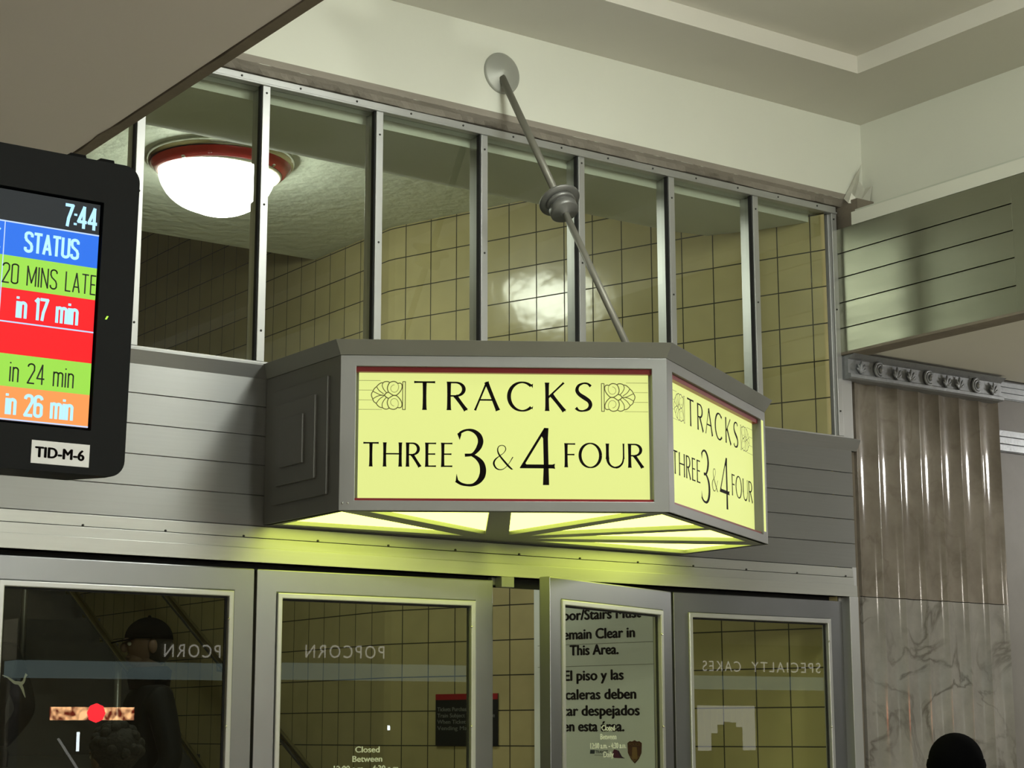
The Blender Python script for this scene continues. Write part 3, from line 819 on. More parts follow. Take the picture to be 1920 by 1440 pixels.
    pts, ws = spline([Q(1112, 608), Q(1040, 725), Q(965, 805), Q(890, 828), Q(820, 800), Q(782, 725), Q(806, 655), Q(880, 592), Q(950, 540), Q(988, 478), Q(970, 425), Q(920, 408), Q(868, 428), Q(848, 490), Q(878, 575), Q(960, 680), Q(1040, 770), Q(1095, 820)], [q * k for q in (16, 9, 11, 16, 26, 33, 26, 12, 10, 15, 14, 12, 14, 20, 27, 32, 34, 24)])
    b.strip(pts, ws); b.poly([Q(1075, 825), Q(1118, 822), Q(1080, 790)])
def ornament(b, flip):
    def Q(x, y):
        u = .094 + (x - 110) * 9.14e-5; v = 2.665 - (y - 280) * 9.26e-5
        return (1.0065 - u if flip else u, v)
    def L(pts, w, n=6): b.strip(spline([Q(*p) for p in pts], None, n), w)
    wd = .0024
    for pl in (((720, 300), (650, 280), (560, 290), (500, 325)), ((500, 325), (440, 330), (360, 380), (290, 455)), ((290, 455), (220, 520), (165, 610)), ((170, 610), (130, 680), (120, 760), (165, 875)),
               ((165, 875), (200, 960), (280, 1020)), ((280, 1020), (340, 1100), (420, 1155), (490, 1165)), ((490, 1165), (560, 1205), (640, 1215), (720, 1180))): L(pl, wd * 1.15)
    for pl in (((500, 330), (480, 430), (540, 560), (620, 650)), ((290, 460), (380, 590), (530, 700)), ((175, 620), (300, 680), (420, 735), (550, 745)), ((170, 870), (300, 790), (420, 752), (550, 745)), ((285, 1020), (390, 880), (540, 765)), ((490, 1160), (485, 1040), (540, 920), (620, 820))): L(pl, wd)
    for pl in (((550, 745), (620, 670), (690, 640)), ((550, 745), (620, 810), (690, 850))): L(pl, wd * 1.3)
    for my in (0, 1):
        mm = lambda pl: [(x, 1496 - y) if my else (x, y) for x, y in pl]
        L(mm(((690, 640), (655, 520), (680, 400), (740, 310), (860, 275), (950, 300), (1000, 340), (1070, 330), (1130, 360), (1150, 450), (1120, 560), (1040, 670), (950, 742), (840, 738), (690, 640))), wd * 1.2)
        L(mm(((1005, 350), (1030, 440), (1020, 530), (970, 610), (900, 640), (820, 620), (770, 550), (780, 460), (840, 400), (890, 390))), wd * .55)
    for pl in (((1170, 280), (1260, 280)), ((1260, 270), (1260, 1235)), ((1260, 1225), (1165, 1225)), ((1170, 280), (1170, 1225))):
        b.strip([Q(*p) for p in pl], wd)
    for y, x1 in ((250, 420), (575, 155), (910, 160), (1230, 480)): b.strip([(Q(x1, y)), ((.952 if flip else .056), Q(0, y)[1])], wd * .45)
BF = basis((FL.x, FL.y, 0), ((PRW - FL).normalized().x, (PRW - FL).normalized().y, 0), (0, 0, 1), (0, 0, 0))
def face_basis(P, Qp, u0):
    t = (Qp - P).normalized(); n = Vector((t.y, -t.x))
    if n.y > 0: n = -n
    o = P + t * u0
    return basis((o.x, o.y, 0), (t.x, t.y, 0), (0, 0, 1), (n.x, n.y, 0)), (Qp - P).length
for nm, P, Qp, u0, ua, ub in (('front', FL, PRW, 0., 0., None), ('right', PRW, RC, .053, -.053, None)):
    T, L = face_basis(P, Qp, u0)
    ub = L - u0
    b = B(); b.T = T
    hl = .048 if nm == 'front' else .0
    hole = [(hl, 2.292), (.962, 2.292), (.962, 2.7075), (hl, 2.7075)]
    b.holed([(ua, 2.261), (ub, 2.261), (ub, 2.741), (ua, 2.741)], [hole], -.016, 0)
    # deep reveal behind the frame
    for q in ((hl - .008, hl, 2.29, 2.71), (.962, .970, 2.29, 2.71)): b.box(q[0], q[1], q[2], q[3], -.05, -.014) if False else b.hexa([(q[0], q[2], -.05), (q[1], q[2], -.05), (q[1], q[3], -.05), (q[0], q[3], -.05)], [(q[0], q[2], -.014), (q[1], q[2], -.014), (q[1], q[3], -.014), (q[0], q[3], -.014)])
    ob('sign_frame', b, 'sign_steel' if nm == 'front' else 'bronze_side_shade', mq, bevel=.0015)  # right frame's shade is put into its darker metal colour
    for za, zb, zo in ((2.692, 2.7075, -.012), (2.292, 2.300, -.008)):
        b = B(); b.T = T
        b.hexa([(hl, za, -.034), (.962, za, -.034), (.962, zb, -.034), (hl, zb, -.034)], [(hl, za, zo), (.962, za, zo), (.962, zb, zo), (hl, zb, zo)])
        ob('red_trim', b, 'red_trim', mq)
    b = B(); b.T = T
    b.hexa([(hl + .008, 2.302, -.037), (.954, 2.302, -.037), (.954, 2.700, -.037), (hl + .008, 2.700, -.037)], [(hl + .008, 2.302, -.030), (.954, 2.302, -.030), (.954, 2.700, -.030), (hl + .008, 2.700, -.030)])
    pn = ob('sign_panel', b, 'sign_lit', mq)
    b = B(); b.T = T @ Matrix.Translation((0, 0, -.0292)); letters(b)
    ob('lettering', b, 'ink', pn, keepn=True, label='black lettering TRACKS THREE 3 & 4 FOUR')
    for fl in (0, 1):
        b = B(); b.T = T @ Matrix.Translation((0, 0, -.0292)); ornament(b, fl)
        ob('shell_ornament', b, 'olive_line', pn, keepn=True)
    if nm == 'right':
        b = B(); b.T = T
        b.hexa([(.968, 2.303, -.002), (.992, 2.303, -.002), (.992, 2.706, -.002), (.968, 2.706, -.002)], [(.968, 2.303, .001), (.992, 2.303, .001), (.992, 2.706, .001), (.968, 2.706, .001)])
        ob('lit_edge', b, 'sign_lit', mq, label='glowing strip standing for light leaking beside the panel')  # emissive strip imitates light leaking onto the frame's reveal
# lit underside with sunray bars
inner = offset(OUT, -SG * .002)
panes = [[(2.785, 5.200), (2.773, 4.795), (3.470, 5.158)], [(2.842, 4.752), (3.154, 4.558), (3.500, 5.080)], [(3.212, 4.522), (3.571, 4.299), (3.578, 5.052)],
         [(3.622, 4.295), (3.990, 4.512), (3.652, 5.040)], [(4.040, 4.545), (4.395, 4.755), (3.715, 5.100)], [(4.497, 4.830), (4.497, 5.205), (3.770, 5.168)]]
b = B(); b.holed([(p.x, p.y) for p in inner], panes, 2.261, 2.275)
ob('sunray_grille', b, 'bronze_dark', mq, bevel=.001)
for p in panes:
    c = sum((Vector(q) for q in p), Vector((0, 0))) / 3
    ob('soffit_pane', B().prism([tuple(c + (Vector(q) - c) * 1.02) for q in p], 2.2752, 2.279), 'soffit_lit', mq, keepn=False)
in2 = offset(OUT, -SG * .045)
ob('leak_block', B().hexa([(p.x, p.y, 2.2795) for p in in2], [(p.x, p.y, 2.741) for p in in2]), 'bronze_dark', mq)  # unseen block added to keep the lit panes' light from leaking
for q in ((.012, 2.283), (.028, 2.283)):
    T, L = face_basis(FL, PRW, 0.); b = B(); b.ball(T @ Vector((q[0], q[1], .001)), .0035, 10, 6); ob('screw_head', b, 'chrome', mq)

# ================================================================ tie rod
tr = empty('tie_rod', (3.655, 5.21, 3.965), label='grey tie rod with disc coupling slanting from wall to sign', category='tie rod')
Pa, Pb = Vector((3.655, 5.207, 3.978)), Vector((3.655, 4.4657, 2.788))
ax = (Pb - Pa).normalized(); Pm = Vector((3.655, 4.851, 3.398)); Pm = Pa + ax * (Pm - Pa).dot(ax)
ob('rod', B().tube([Pa, Pm], .0135, 18).tube([Pm, Pb], .012, 18), 'rod', tr)
ob('wall_plate', B().lathe([(0, 0), (.078, 0), (.079, .004), (.072, .010), (.03, .014), (.022, .022), (0, .022)], (3.660, 5.210, 3.984), (0, -1, 0), 48), 'disc', tr)
ob('flange', B().lathe([(.0, -.036), (.018, -.036), (.022, -.030), (.070, -.020), (.0735, -.015), (.073, -.010), (.052, -.006), (.0, -.006)], Pm, ax, 48), 'bronze_side_shade', tr)
ob('collar', B().lathe([(0, -.006), (.050, -.006), (.052, -.002), (.052, .006), (.048, .009), (.036, .009), (.036, .021), (0, .021)], Pm, ax, 48), 'bronze_side_shade', tr)
ob('drum', B().lathe([(0, .019), (.047, .019), (.0505, .023), (.0505, .044), (.047, .048), (.018, .050), (.016, .056), (0, .056)], Pm, ax, 48), 'bronze_side_shade', tr)

# ================================================================ departure monitor
TV = empty('departure_monitor', (.75, 3.0, 2.62), (.04, 0, 0), label='black hanging departure screen with coloured status rows and a TID-M-6 plate', category='monitor')
def rrect(x0, x1, z0, z1, r, n=8):
    pts = []
    for cx, cz, a in ((x1 - r, z1 - r, 0), (x0 + r, z1 - r, 90), (x0 + r, z0 + r, 180), (x1 - r, z0 + r, 270)):
        pts += [(cx + r * math.cos(math.radians(a + 90 * i / n)), cz + r * math.sin(math.radians(a + 90 * i / n))) for i in range(n + 1)]
    return pts
TL = basis((0, 0, 0), (1, 0, 0), (0, 0, 1), (0, -1, 0))
XO, ZO = .75, 2.62
def tb(): b = B(); b.T = TL; return b
sx0, sx1, sz0, sz1 = .27 - XO, 1.229 - XO, 2.1295 - ZO, 2.536 - ZO
b = tb(); out = rrect(.20 - XO, 1.300 - XO, 2.0465 - ZO, 2.6165 - ZO, .030)
b.holed(out, [[(sx0 - .004, sz0 - .004), (sx1 + .004, sz0 - .004), (sx1 + .004, sz1 + .004), (sx0 - .004, sz1 + .004)]], -.03, 0)
back = rrect(.24 - XO, 1.272 - XO, 2.0475 - ZO, 2.590 - ZO, .03)
b.hexa([(x, z, -.13) for x, z in back], [(x, z, -.03) for x, z in out])
ob('case', b, 'black', TV, local=True, bevel=.002)
ob('screen', (tb().hexa([(sx0, sz0, -.012), (sx1, sz0, -.012), (sx1, sz1, -.012), (sx0, sz1, -.012)], [(sx0, sz0, -.006), (sx1, sz0, -.006), (sx1, sz1, -.006), (sx0, sz1, -.006)])), 'scr_dark', TV, local=True)
SCRN = [o for o in TV.children if o.name.startswith('screen')][0]
rows = [(2.479, 2.419, 'scr_blue'), (2.419, 2.361, 'scr_green'), (2.361, 2.302, 'scr_red'), (2.302, 2.246, 'scr_red'), (2.246, 2.189, 'scr_green'), (2.189, 2.1305, 'scr_orange')]
for za, zb, m_ in rows:
    ob('status_row', tb().hexa([(sx0, zb - ZO, -.0065), (sx1, zb - ZO, -.0065), (sx1, za - ZO, -.0065), (sx0, za - ZO, -.0065)], [(sx0, zb - ZO, -.0052), (sx1, zb - ZO, -.0052), (sx1, za - ZO, -.0052), (sx0, za - ZO, -.0052)]), m_, SCRN, local=True)
b = tb()
for z in (2.479, 2.302, 2.1318): b.hexa([(sx0, z - ZO - .0012, -.0052), (sx1, z - ZO - .0012, -.0052), (sx1, z - ZO + .0012, -.0052), (sx0, z - ZO + .0012, -.0052)], [(sx0, z - ZO - .0012, -.0046), (sx1, z - ZO - .0012, -.0046), (sx1, z - ZO + .0012, -.0046), (sx0, z - ZO + .0012, -.0046)])
for xl in (1.0560, .72): b.hexa([(xl - XO - .0008, sz0, -.0052), (xl - XO + .0008, sz0, -.0052), (xl - XO + .0008, 2.479 - ZO, -.0052), (xl - XO - .0008, 2.479 - ZO, -.0052)], [(xl - XO - .0008, sz0, -.0046), (xl - XO + .0008, sz0, -.0046), (xl - XO + .0008, 2.479 - ZO, -.0046), (xl - XO - .0008, 2.479 - ZO, -.0046)])
ob('row_rules', b, 'scr_line', SCRN, local=True)
# condensed screen lettering drawn as strokes
def cond(ch):
    A = lambda *a: [(p.x, p.y) for p in arc(*a)]
    q = .17; t = .23
    def rnd(x0, x1, y0, y1):   # closed rounded slot
        rx = (x1 - x0) / 2; ry = min(rx * .55, .2); cx = (x0 + x1) / 2
        return A(cx, y1 - ry, rx, ry, 0, 180, 10) + A(cx, y0 + ry, rx, ry, 180, 360, 10) + [(x1, y1 - ry)]
    W = .36
    if ch == 'T': return W, [[(0, 1), (W, 1)], [(W / 2, 1), (W / 2, 0)]]
    if ch == 'A': return W + .02, [[(0, 0), (.19, 1), (.38, 0)], [(.07, .27), (.31, .27)]]
    if ch == 'U': return W, [[(0, 1)] + A(W / 2, .14, W / 2, .14, 180, 360, 10) + [(W, 1)]]
    if ch == 'S': return W, [A(W / 2, .86, W / 2, .14, -10, 180, 10) + [(0, .72), (.06, .6), (.30, .42), (W, .28)] + A(W / 2, .14, W / 2, .14, 0, -190, 10)]
    if ch == 'M': return .50, [[(0, 0), (0, 1), (.25, .15), (.5, 1), (.5, 0)]]
    if ch == 'N': return .38, [[(0, 0), (0, 1), (.38, 0), (.38, 1)]]
    if ch == 'I': return .0, [[(0, 0), (0, 1)]]
    if ch == 'L': return .28, [[(0, 1), (0, 0), (.28, 0)]]
    if ch == 'E': return .28, [[(.28, 1), (0, 1), (0, 0), (.28, 0)], [(0, .52), (.24, .52)]]
    if ch == 'K': return .36, [[(0, 0), (0, 1)], [(0, .38), (.34, 1)], [(.12, .6), (.36, 0)]]
    if ch == 'R': return .36, [[(0, 0), (0, 1), (.2, 1)] + A(.2, .76, .15, .24, 90, -90, 10) + [(0, .52)], [(.2, .52), (.36, 0)]]
    if ch == 'C': return .36, [A(.18, .86, .18, .14, -5, 180, 10) + A(.18, .14, .18, .14, 180, 365, 10)]
    if ch == '0': return W, [rnd(0, W, 0, 1)]
    if ch == '1': return .12, [[(0, .88), (.12, 1), (.12, 0)]]
    if ch == '2': return W, [A(W / 2, .86, W / 2, .14, 180, 0, 10) + [(W, .68), (0, 0), (W, 0)]]
    if ch == '4': return .40, [[(.29, 0), (.29, 1), (0, .28), (.40, .28)]]
    if ch == '6': return W, [A(W / 2, .86, W / 2, .14, 10, 180, 10) + A(W / 2, .14, W / 2, .14, 180, 360, 10) + [(W, .46)] + A(W / 2, .46, W / 2, .14, 0, 180, 8)]
    if ch == '7': return W, [[(0, 1), (W, 1), (.15, .35), (.10, 0)]]
    if ch == ':': return .0, [[(0, .12), (0, .125)], [(0, .58), (0, .585)]]
    if ch == 'i': return .0, [[(0, 0), (0, .72)], [(0, .93), (0, .95)]]
    if ch == 'n': return .28, [[(0, 0), (0, .72)], [(0, .58)] + A(.14, .58, .14, .13, 180, 0, 8) + [(.28, 0)]]
    if ch == 'm': return .52, [[(0, 0), (0, .72)], [(0, .60)] + A(.13, .60, .13, .11, 180, 0, 8) + [(.26, 0)], [(.26, .60)] + A(.39, .60, .13, .11, 180, 0, 8) + [(.52, 0)]]
    return .22, []
def ctext(b, s, x0, x1, z, h, wt, gap=.17):
    xs = []; x = 0
    for c in s:
        w_, g = cond(c); xs.append((x, g)); x += w_ + gap
    tot = x - gap; sx = (x1 - x0) / tot
    for x, g in xs:
        for pl in g:
            pts = [Vector((x0 + (x + px) * sx, z + py * h)) for px, py in pl]
            for p, q in zip(pts, pts[1:]):
                d = (q - p); d = d.normalized() if d.length > 1e-9 else Vector((0, 1))
                b.strip([p - d * wt * .32, q + d * wt * .32], wt)
for s_, x0, x1, z, h, wt, m_, dz in (('7:44', 1.165, 1.222, 2.489, .037, .0058, 'scr_text', 0), ('STATUS', 1.0945, 1.191, 2.431, .033, .0052, 'scr_text', 0), ('TRACK', .955, 1.047, 2.431, .033, .0052, 'scr_text', 0),
                                 ('20 MINS LATE', 1.0575, 1.2275, 2.3705, .034, .0026, 'scr_ink', 0), ('in 17 min', 1.0875, 1.1965, 2.3125, .036, .0054, 'scr_text', 0),
                                 ('in 24 min', 1.0820, 1.1965, 2.1985, .034, .0027, 'scr_ink', 0), ('in 26 min', 1.0795, 1.1975, 2.1420, .0345, .0054, 'scr_text', 0)):
    b = tb(); b.T = TL @ Matrix.Translation((0, 0, -.0044))
    ctext(b, s_, x0 - XO, x1 - XO, z - ZO, h, wt)
    ob('lettering', b, m_, SCRN, local=True, keepn=True, label='screen text ' + s_)
pl = ob('label_plate', tb().hexa([(1.1265 - XO, 2.0595 - ZO, -.002), (1.2325 - XO, 2.0595 - ZO, -.002), (1.2325 - XO, 2.0995 - ZO, -.002), (1.1265 - XO, 2.0995 - ZO, -.002)], [(1.1265 - XO, 2.0595 - ZO, .0012), (1.2325 - XO, 2.0595 - ZO, .0012), (1.2325 - XO, 2.0995 - ZO, .0012), (1.1265 - XO, 2.0995 - ZO, .0012)]), 'plate_white', TV, local=True, label='white name plate')
b = tb(); b.T = TL @ Matrix.Translation((0, 0, .0017)); text(b, 'TID-M-6', 1.1325 - XO, 1.2235 - XO, 2.0705 - ZO, .0178, .045)
ob('lettering', b, 'ink', pl, local=True, keepn=True)
b = tb(); b.hexa([(1.2475 - XO, 2.328 - ZO, -.001), (1.2505 - XO, 2.328 - ZO, -.001), (1.2535 - XO, 2.334 - ZO, -.001), (1.2505 - XO, 2.334 - ZO, -.001)], [(1.2475 - XO, 2.328 - ZO, .001), (1.2505 - XO, 2.328 - ZO, .001), (1.2535 - XO, 2.334 - ZO, .001), (1.2505 - XO, 2.334 - ZO, .001)])
ob('indicator_light', b, 'led_green', TV, local=True)
for x0, x1 in ((1.165, 1.202), (1.222, 1.256)):
    b = tb(); b.hexa([(x0 - XO, -.006, -.05), (x1 - XO, -.006, -.05), (x1 - XO, -.006, -.012), (x0 - XO, -.006, -.012)], [(x0 + .005 - XO, .006, -.045), (x1 - .004 - XO, .006, -.045), (x1 - .002 - XO, .006, -.015), (x0 + .006 - XO, .006, -.015)])
    ob('hinge_tab', b, 'black', TV, local=True, bevel=.001)
ob('hanging_pole', B().tube([(0, .07, -.1), (0, .07 - .02, .528)], .025), 'black', TV, local=True)
ob('ceiling_plate', B().lathe([(0, 0), (.07, 0), (.07, .012), (0, .012)], (0, .05, .530), (0, 0, -1), 24), 'black', TV, local=True)

# ================================================================ signs behind the doors
tw = Vector((-.33190621, .94331239, 0)); nw = Vector((-.94331239, -.33190621, 0))
def wall_T(s0, lift): # local x runs along the wall towards the doors, as one reads
    o = Vector((5.33, 5.30, 0)) + tw * s0 + nw * lift
    return basis(o, -tw, (0, 0, 1), nw)
b = B(); b.T = wall_T(1.987, .002)
b.hexa([(0, 1.5405, 0), (.353, 1.5405, 0), (.353, 1.7745, 0), (0, 1.7745, 0)], [(0, 1.5405, .006), (.353, 1.5405, .006), (.353, 1.7745, .006), (0, 1.7745, .006)])
ns = ob('notice_sign', b, 'sign_black', label='small black sign with red top band on the tiles by the ajar door', category='sign')
b = B(); b.T = wall_T(1.987, .0078); b.hexa([(0, 1.748, 0), (.353, 1.748, 0), (.353, 1.7745, 0), (0, 1.7745, 0)], [(0, 1.748, .001), (.353, 1.748, .001), (.353, 1.7745, .001), (0, 1.7745, .001)])
ob('red_band', b, 'sign_red', ns)
for i, (s_, x1) in enumerate((('Tickets Purchased On Board', .318), ('Train Subject To Surcharge', .338), ('When Ticket Office And', .316), ('Vending Machine Are', .324))):
    b = B(); b.T = wall_T(1.987, .0085); text(b, s_, .010, x1, 1.697 - .0285 * i, .0175, .03)
    ob('lettering', b, 'grey_text', ns, keepn=True)
b = B(); b.T = wall_T(1.43, .002)
b.hexa([(0, .95, 0), (.70, .95, 0), (.70, 2.30, 0), (0, 2.30, 0)], [(0, .95, .010), (.70, .95, .010), (.70, 2.30, .010), (0, 2.30, .010)])
fb = ob('notice_board', b, 'grey_board', label='grey bilingual notice board on the tiles seen through the ajar door', category='sign')
for s_, c, hw, z in (('Floor/Stairs Must', .337, .225, 2.088), ('Remain Clear in', .325, .205, 2.004), ('This Area.', .318, .128, 1.934), ('El piso y las', .315, .155, 1.824), ('escaleras deben', .320, .212, 1.742), ('estar despejados', .322, .226, 1.672), ('en esta área.', .312, .158, 1.605)):
    b = B(); b.T = wall_T(1.43, .0128); text(b, s_, c - hw, c + hw, z, .043, .045)
    ob('lettering', b, 'ink', fb, keepn=True)
b = B(); b.T = wall_T(1.43, .0124)
for z in (1.98, 1.885): b.strip([(.02, z), (.68, z + .002)], .002)
ob('seam_lines', b, 'bronze_dark', fb, keepn=True)
sh = [(0, .028), (.012, .036), (.022, .034), (.034, .040), (.046, .034), (.056, .036), (.068, .028), (.066, -.014), (.052, -.040), (.034, -.058), (.016, -.040), (.002, -.014)]
b = B(); b.T = wall_T(1.43, .0124)
b.hexa([(.484 + x * 1.05, 1.527 + y, 0) for x, y in sh[::-1]], [(.484 + x * 1.05, 1.527 + y, .0012) for x, y in sh[::-1]])
sb = ob('shield_badge', b, 'badge_brown', fb)
b = B(); b.T = wall_T(1.43, .0142)
text(b, 'POLICE', .492, .548, 1.544, .010, .02); b.poly([(.505, 1.488), (.535, 1.488), (.531, 1.538), (.509, 1.538)]); b.strip([(.498, 1.5), (.520, 1.478)], .003); b.strip([(.542, 1.5), (.520, 1.478)], .003)
ob('emblem', b, 'badge_gold', sb, keepn=True)
b = B(); b.T = wall_T(1.43, .0124)
b.poly([(.292, 1.509), (.316, 1.509), (.318, 1.525), (.294, 1.525)]); text(b, 'TRANSIT', .320, .385, 1.511, .012, .03); b.strip([(.315, 1.503), (.385, 1.503)], .0015)
ob('logo', b, 'logo_blue', fb, keepn=True)
b = B(); b.T = wall_T(1.43, .0124); b.poly([(.415, 1.492), (.448, 1.491), (.440, 1.512), (.430, 1.526), (.415, 1.528), (.408, 1.515), (.409, 1.500)])
ob('logo', b, 'logo_magenta', fb, keepn=True)
b = B(); b.T = wall_T(1.43, .0126); b.poly([(.448, 1.491), (.472, 1.490), (.455, 1.498), (.440, 1.522), (.432, 1.526)])
ob('logo', b, 'logo_navy', fb, keepn=True)

# ================================================================ people
def skin_body(rows_, edges, roots, h):
    me = bpy.data.meshes.new('b'); me.from_pydata([r[0] for r in rows_], edges, [])
    o = bpy.data.objects.new('b', me); COL.objects.link(o)
    o.modifiers.new('s', 'SKIN'); sv = me.skin_vertices[0].data
    for i, r in enumerate(rows_):
        sv[i].radius = r[1]; sv[i].use_root = i in roots
    sb_ = o.modifiers.new('u', 'SUBSURF'); sb_.levels = 2; sb_.render_levels = 2
    dg = bpy.context.evaluated_depsgraph_get(); dg.update()
    out = bpy.data.meshes.new_from_object(o.evaluated_get(dg))
    bpy.data.objects.remove(o); bpy.data.meshes.remove(me)
    return out
def person(loc, face_deg, H, label, hat, hood=False):
    p = empty('person', loc, (0, 0, math.radians(face_deg)), label=label, category='person')
    k = H / 1.75
    R_ = lambda x, y, z: (x * k, y * k, z * k)
    V = []; E_ = []
    def add(pt, r, par=None):
        V.append((R_(*pt), (r[0] * k, r[1] * k))); i = len(V) - 1
        if par is not None: E_.append((par, i))
        return i
    pe = add((0, 0, .96), (.165, .12)); wa = add((0, .005, 1.12), (.155, .115), pe); ch = add((0, .0, 1.30), (.185, .125), wa); nb = add((0, -.01, 1.455), (.085, .075), ch); nk = add((0, .0, 1.53), (.056, .058), nb); hd0 = add((0, .015, 1.60), (.066, .075), nk); hd1 = add((0, .012, 1.675), (.072, .088), hd0)
    for s in (-1, 1):
        sh = add((s * .185, -.005, 1.41), (.072, .072), ch); el = add((s * .265, -.05, 1.14), (.056, .056), sh); wr = add((s * .215, .09, .98), (.040, .040), el); hn = add((s * .175, .135, .94), (.036, .030), wr)
        hp = add((s * .095, 0, .86), (.098, .098), pe); kn = add((s * .105, .02, .50), (.064, .066), hp); an = add((s * .11, -.015, .10), (.046, .048), kn); ft = add((s * .12, .13, .045), (.042, .034), an)
    me = skin_body(V, E_, {pe}, H)
    b = B(); b.bm.from_mesh(me); bpy.data.meshes.remove(me)
    # head: jaw, nose, ears, brow, mouth laid into the same surface
    for c, r in (((0, .012, 1.655), (.076, .095, .108)), ((0, .045, 1.585), (.050, .058, .045)), ((0, .112, 1.635), (.012, .020, .022)), ((0, .100, 1.668), (.045, .014, .010)), ((-.078, .005, 1.64), (.012, .020, .032)), ((.078, .005, 1.64), (.012, .020, .032)), ((0, .096, 1.592), (.024, .010, .008))):
        b.ball(R_(*c), tuple(q * k for q in r), 16, 12)
    o = ob('body', b, ['jacket', 'trousers', 'skin', 'shoe'], p, local=True)
    for f in o.data.polygons:
        z = f.center.z / k
        f.material_index = 3 if z < .10 else 1 if z < .90 else 0 if (z < 1.50 or abs(f.center.x) > .15 * k) else 2
        f.use_smooth = True
    for s in (-1, 1):
        b = B(); b.ball(R_(s * .032, .098, 1.650), .010 * k, 10, 8); ob('eye', b, 'eye', p, local=True)
    b = B()   # jacket collar and hem
    b.lathe([(.075 * k, 0), (.088 * k, -.02 * k), (.100 * k, .055 * k), (.082 * k, .075 * k), (.070 * k, .05 * k)], R_(0, -.005, 1.475), (0, .06, 1), 24)
    ob('jacket_collar', b, 'jacket', p, local=True); b = B()
    b.lathe([(.150 * k, .0), (.180 * k, .0), (.182 * k, .06 * k), (.165 * k, .10 * k)], R_(0, 0, .87), (0, 0, 1), 28)
    ob('jacket_hem', b, 'jacket', p, local=True)
    b = B()
    if hat == 'beanie':
        vs = b.ball(R_(0, .004, 1.690), (.094 * k, .112 * k, .098 * k), 28, 18)
        for v in vs:
            if v.co.z < 1.655 * k: v.co.z = 1.655 * k + (v.co.z - 1.655 * k) * .05
        b.lathe([(.089 * k, -.02 * k), (.098 * k, -.018 * k), (.102 * k, .01 * k), (.097 * k, .030 * k)], R_(0, .004, 1.668), (0, 0, 1), 32)
        ob('beanie', b, 'cap', p, local=True)
        return p
    if hat == 'cap':
        vs = b.ball(R_(0, .004, 1.672), (.090 * k, .108 * k, .098 * k), 28, 18)
        for v in vs:
            if v.co.z < 1.672 * k: v.co.z = 1.672 * k
        br = [(.075 * math.sin(a), .085 + .085 * math.cos(a)) for a in [math.radians(-90 + 180 * i / 16) for i in range(17)]]
        b.hexa([R_(x, y, 1.668 - .25 * max(0, y - .1)) for x, y in br], [R_(x, y, 1.674 - .25 * max(0, y - .1)) for x, y in br])
        b.ball(R_(0, .004, 1.771), .008 * k, 8, 6)
        ob('cap', b, 'cap', p, local=True)
        b = B(); vs = b.ball(R_(0, -.012, 1.645), (.082 * k, .092 * k, .095 * k), 20, 14)
        for v in vs:
            if v.co.y > .02 * k: v.co.y = .02 * k
        ob('hair', b, 'hair', p, local=True)
    else:
        rg = random.Random(5)
        b.ball(R_(0, -.022, 1.685), (.104 * k, .108 * k, .100 * k), 24, 16)
        for i in range(70):
            a = rg.uniform(0, 2 * PI); e = rg.uniform(-.3, 1.5)
            d = Vector((math.cos(a) * math.cos(e), math.sin(a) * math.cos(e), math.sin(e)))
            if d.y > .45 and d.z < .55: continue
            b.ball(Vector(R_(0, -.022, 1.685)) + d * .098 * k, .026 * k, 8, 6)
        ob('hair', b, 'hair', p, local=True)
    return p
stz = lambda y: .165 * (math.floor((y - 7.05) / .295) + 1)
pa = person((2.77, 8.0, stz(8.0)), 8, 1.60, 'person in a dark jacket with white leaping mark behind the left door', 'hair')
k = 1.60 / 1.75
b = B()
for pts, ws in (((( -.10, .034), (-.075, .026), (-.054, .014), (-.036, .004), (-.016, .002), (.0, .0), (.012, .010), (.019, .030), (.026, .042)), (.003, .006, .010, .013, .015, .017, .013, .010, .015)), (((-.008, -.001), (.006, -.02), (.016, -.042), (.025, -.06)), (.017, .014, .009, .003))):
    pts, ws = spline(pts, list(ws), 5); b.strip([(x * 1.1, y * 1.1) for x, y in pts], [w_ * 1.1 for w_ in ws])
b2 = B()
vs = [v.co.copy() for v in b.bm.verts]
mp = {}
for v in b.bm.verts:   # lay the mark on the curve of the back
    x = v.co.x * k + .165; z = (1.265 + v.co.y) * k
    mp[v] = b2._v((x, -(.156 - .62 * x * x) * k, z))
for f in b.bm.faces: b2.bm.faces.new([mp[v] for v in f.verts])
b.bm.free()
ob('jacket_mark', b2, 'logo_white', pa, local=True, keepn=True, label='white leaping mark')
person((3.43, 7.62, stz(7.62)), 80, 1.76, 'person in a dark peaked cap standing on the stairs behind the left door', 'cap')
person((2.90, 6.75, 0), 15, 1.60, 'person with dark curly hair near the foot of the stairs', 'hair')
person((4.46, 3.90, 0), -60, 1.563, 'person in a black beanie standing in front of the pilaster', 'beanie')

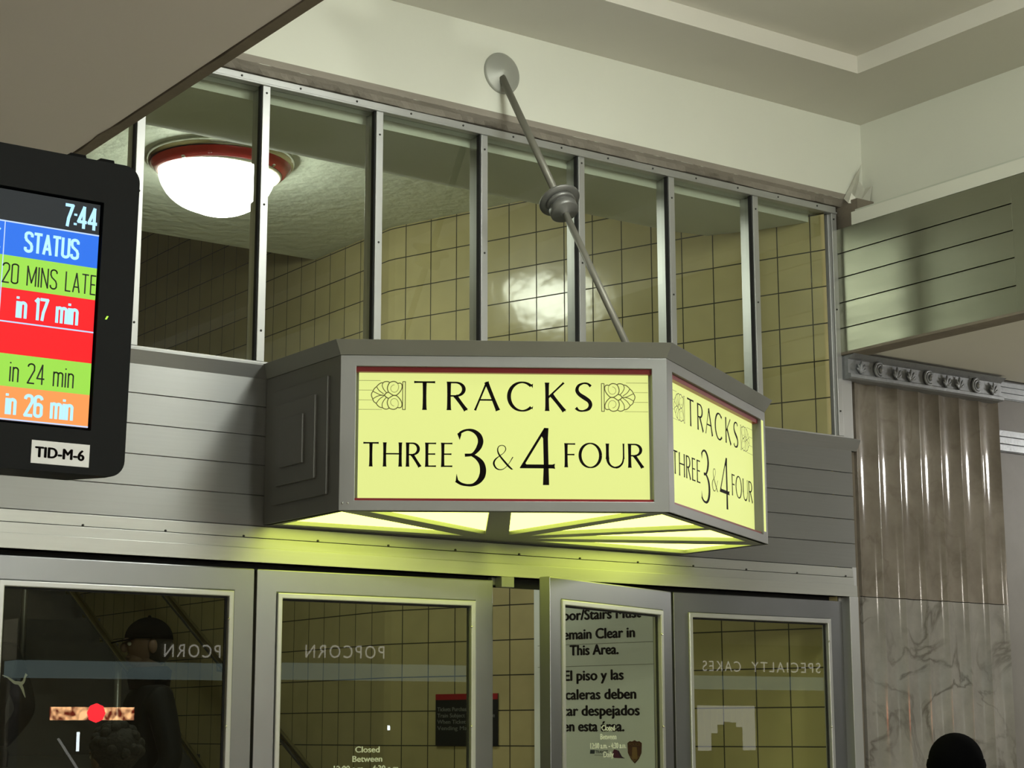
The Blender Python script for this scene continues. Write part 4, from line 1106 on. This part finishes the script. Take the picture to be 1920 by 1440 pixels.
# ================================================================ kiosk across the concourse (seen in the door glass)
ks = empty('food_kiosk', (9.6, -4.0, 0), label='food kiosk across the concourse mirrored in the door glass, lettered POPCORN and SPECIALTY CAKES', category='kiosk')
ob('counter', B().box(5.1, 14.2, -3.7, -3.05, 0, 1.08).box(5.0, 14.3, -3.8, -2.98, 1.08, 1.12), 'kiosk_dark', ks)
ob('back_panel', B().box(5.1, 14.2, -5.4, -5.3, 0, 2.9), 'kiosk_wall', ks)
def fascia(x): return -3.0 + .18 * math.sin((x - 5.0) * .75)
b = B(); bb = B()
for i in range(60):
    xa, xb = 5.0 + 9.2 * i / 60, 5.0 + 9.2 * (i + 1) / 60
    b.hexa([(xa, fascia(xa) - .3, 2.15), (xb, fascia(xb) - .3, 2.15), (xb, fascia(xb), 2.15), (xa, fascia(xa), 2.15)], [(xa, fascia(xa) - .3, 2.46), (xb, fascia(xb) - .3, 2.46), (xb, fascia(xb), 2.46), (xa, fascia(xa), 2.46)])
    bb.hexa([(xa, fascia(xa) - .25, 2.02), (xb, fascia(xb) - .25, 2.02), (xb, fascia(xb) + .02, 2.02), (xa, fascia(xa) + .02, 2.02)], [(xa, fascia(xa) - .25, 2.145), (xb, fascia(xb) - .25, 2.145), (xb, fascia(xb) + .02, 2.145), (xa, fascia(xa) + .02, 2.145)])
fs = ob('fascia', b, 'kiosk_wall', ks)
ob('light_band', bb, 'kiosk_band', ks)
for s_, x0, x1 in (('POPCORN', 6.14, 6.81), ('SPECIALTY', 12.60, 13.45), ('CAKES', 12.0, 12.47), ('POPCORN', 8.6, 9.3)):
    b = B(); b.T = basis((0, 0, 0), (-1, 0, 0), (0, 0, 1), (0, 1, 0)); text(b, s_, -x1, -x0, 2.19, .10, .0, 1.25); b.T = None
    for v in b.bm.verts: v.co.y = fascia(v.co.x) + .012
    ob('lettering', b, 'kiosk_letter', fs, keepn=True)
for x in (5.12, 8.2, 11.2, 14.1): ob('post', B().box(x - .04, x + .04, -3.4, -3.32, 1.12, 2.2), 'chrome', ks)
ob('menu_screen', B().box(5.32, 6.0, -3.10, -3.06, 1.70, 1.80), 'menu_orange', ks)
ob('menu_disc', B().lathe([(0, 0), (.075, 0), (.075, .01), (0, .01)], (5.68, -3.06, 1.755), (0, 1, 0), 8), 'menu_red', ks)
for x, z0, h in ((5.66, 1.46, .15), (7.1, 1.62, .04)): ob('lamp_tube', B().tube([(x, -3.35, z0), (x, -3.35, z0 + h)], .012), 'tube_white', ks)
ob('lit_edge', B().tube([(5.359, -3.0, 1.56), (5.60, -3.0, 1.226)], .010), 'kiosk_panel', ks)
for i in range(9):   # lit slats around an arch, reflected in the last door
    x = 12.10 + .085 * i; dxc = x + .035 - 12.50
    zb = 1.42 if abs(dxc) > .22 else 1.46 + math.sqrt(max(0, .2304 ** 2 - dxc * dxc)) * 1.05
    ob('lit_slat', B().box(x, x + .074, -3.35, -3.33, zb, 1.86), 'kiosk_panel', ks)
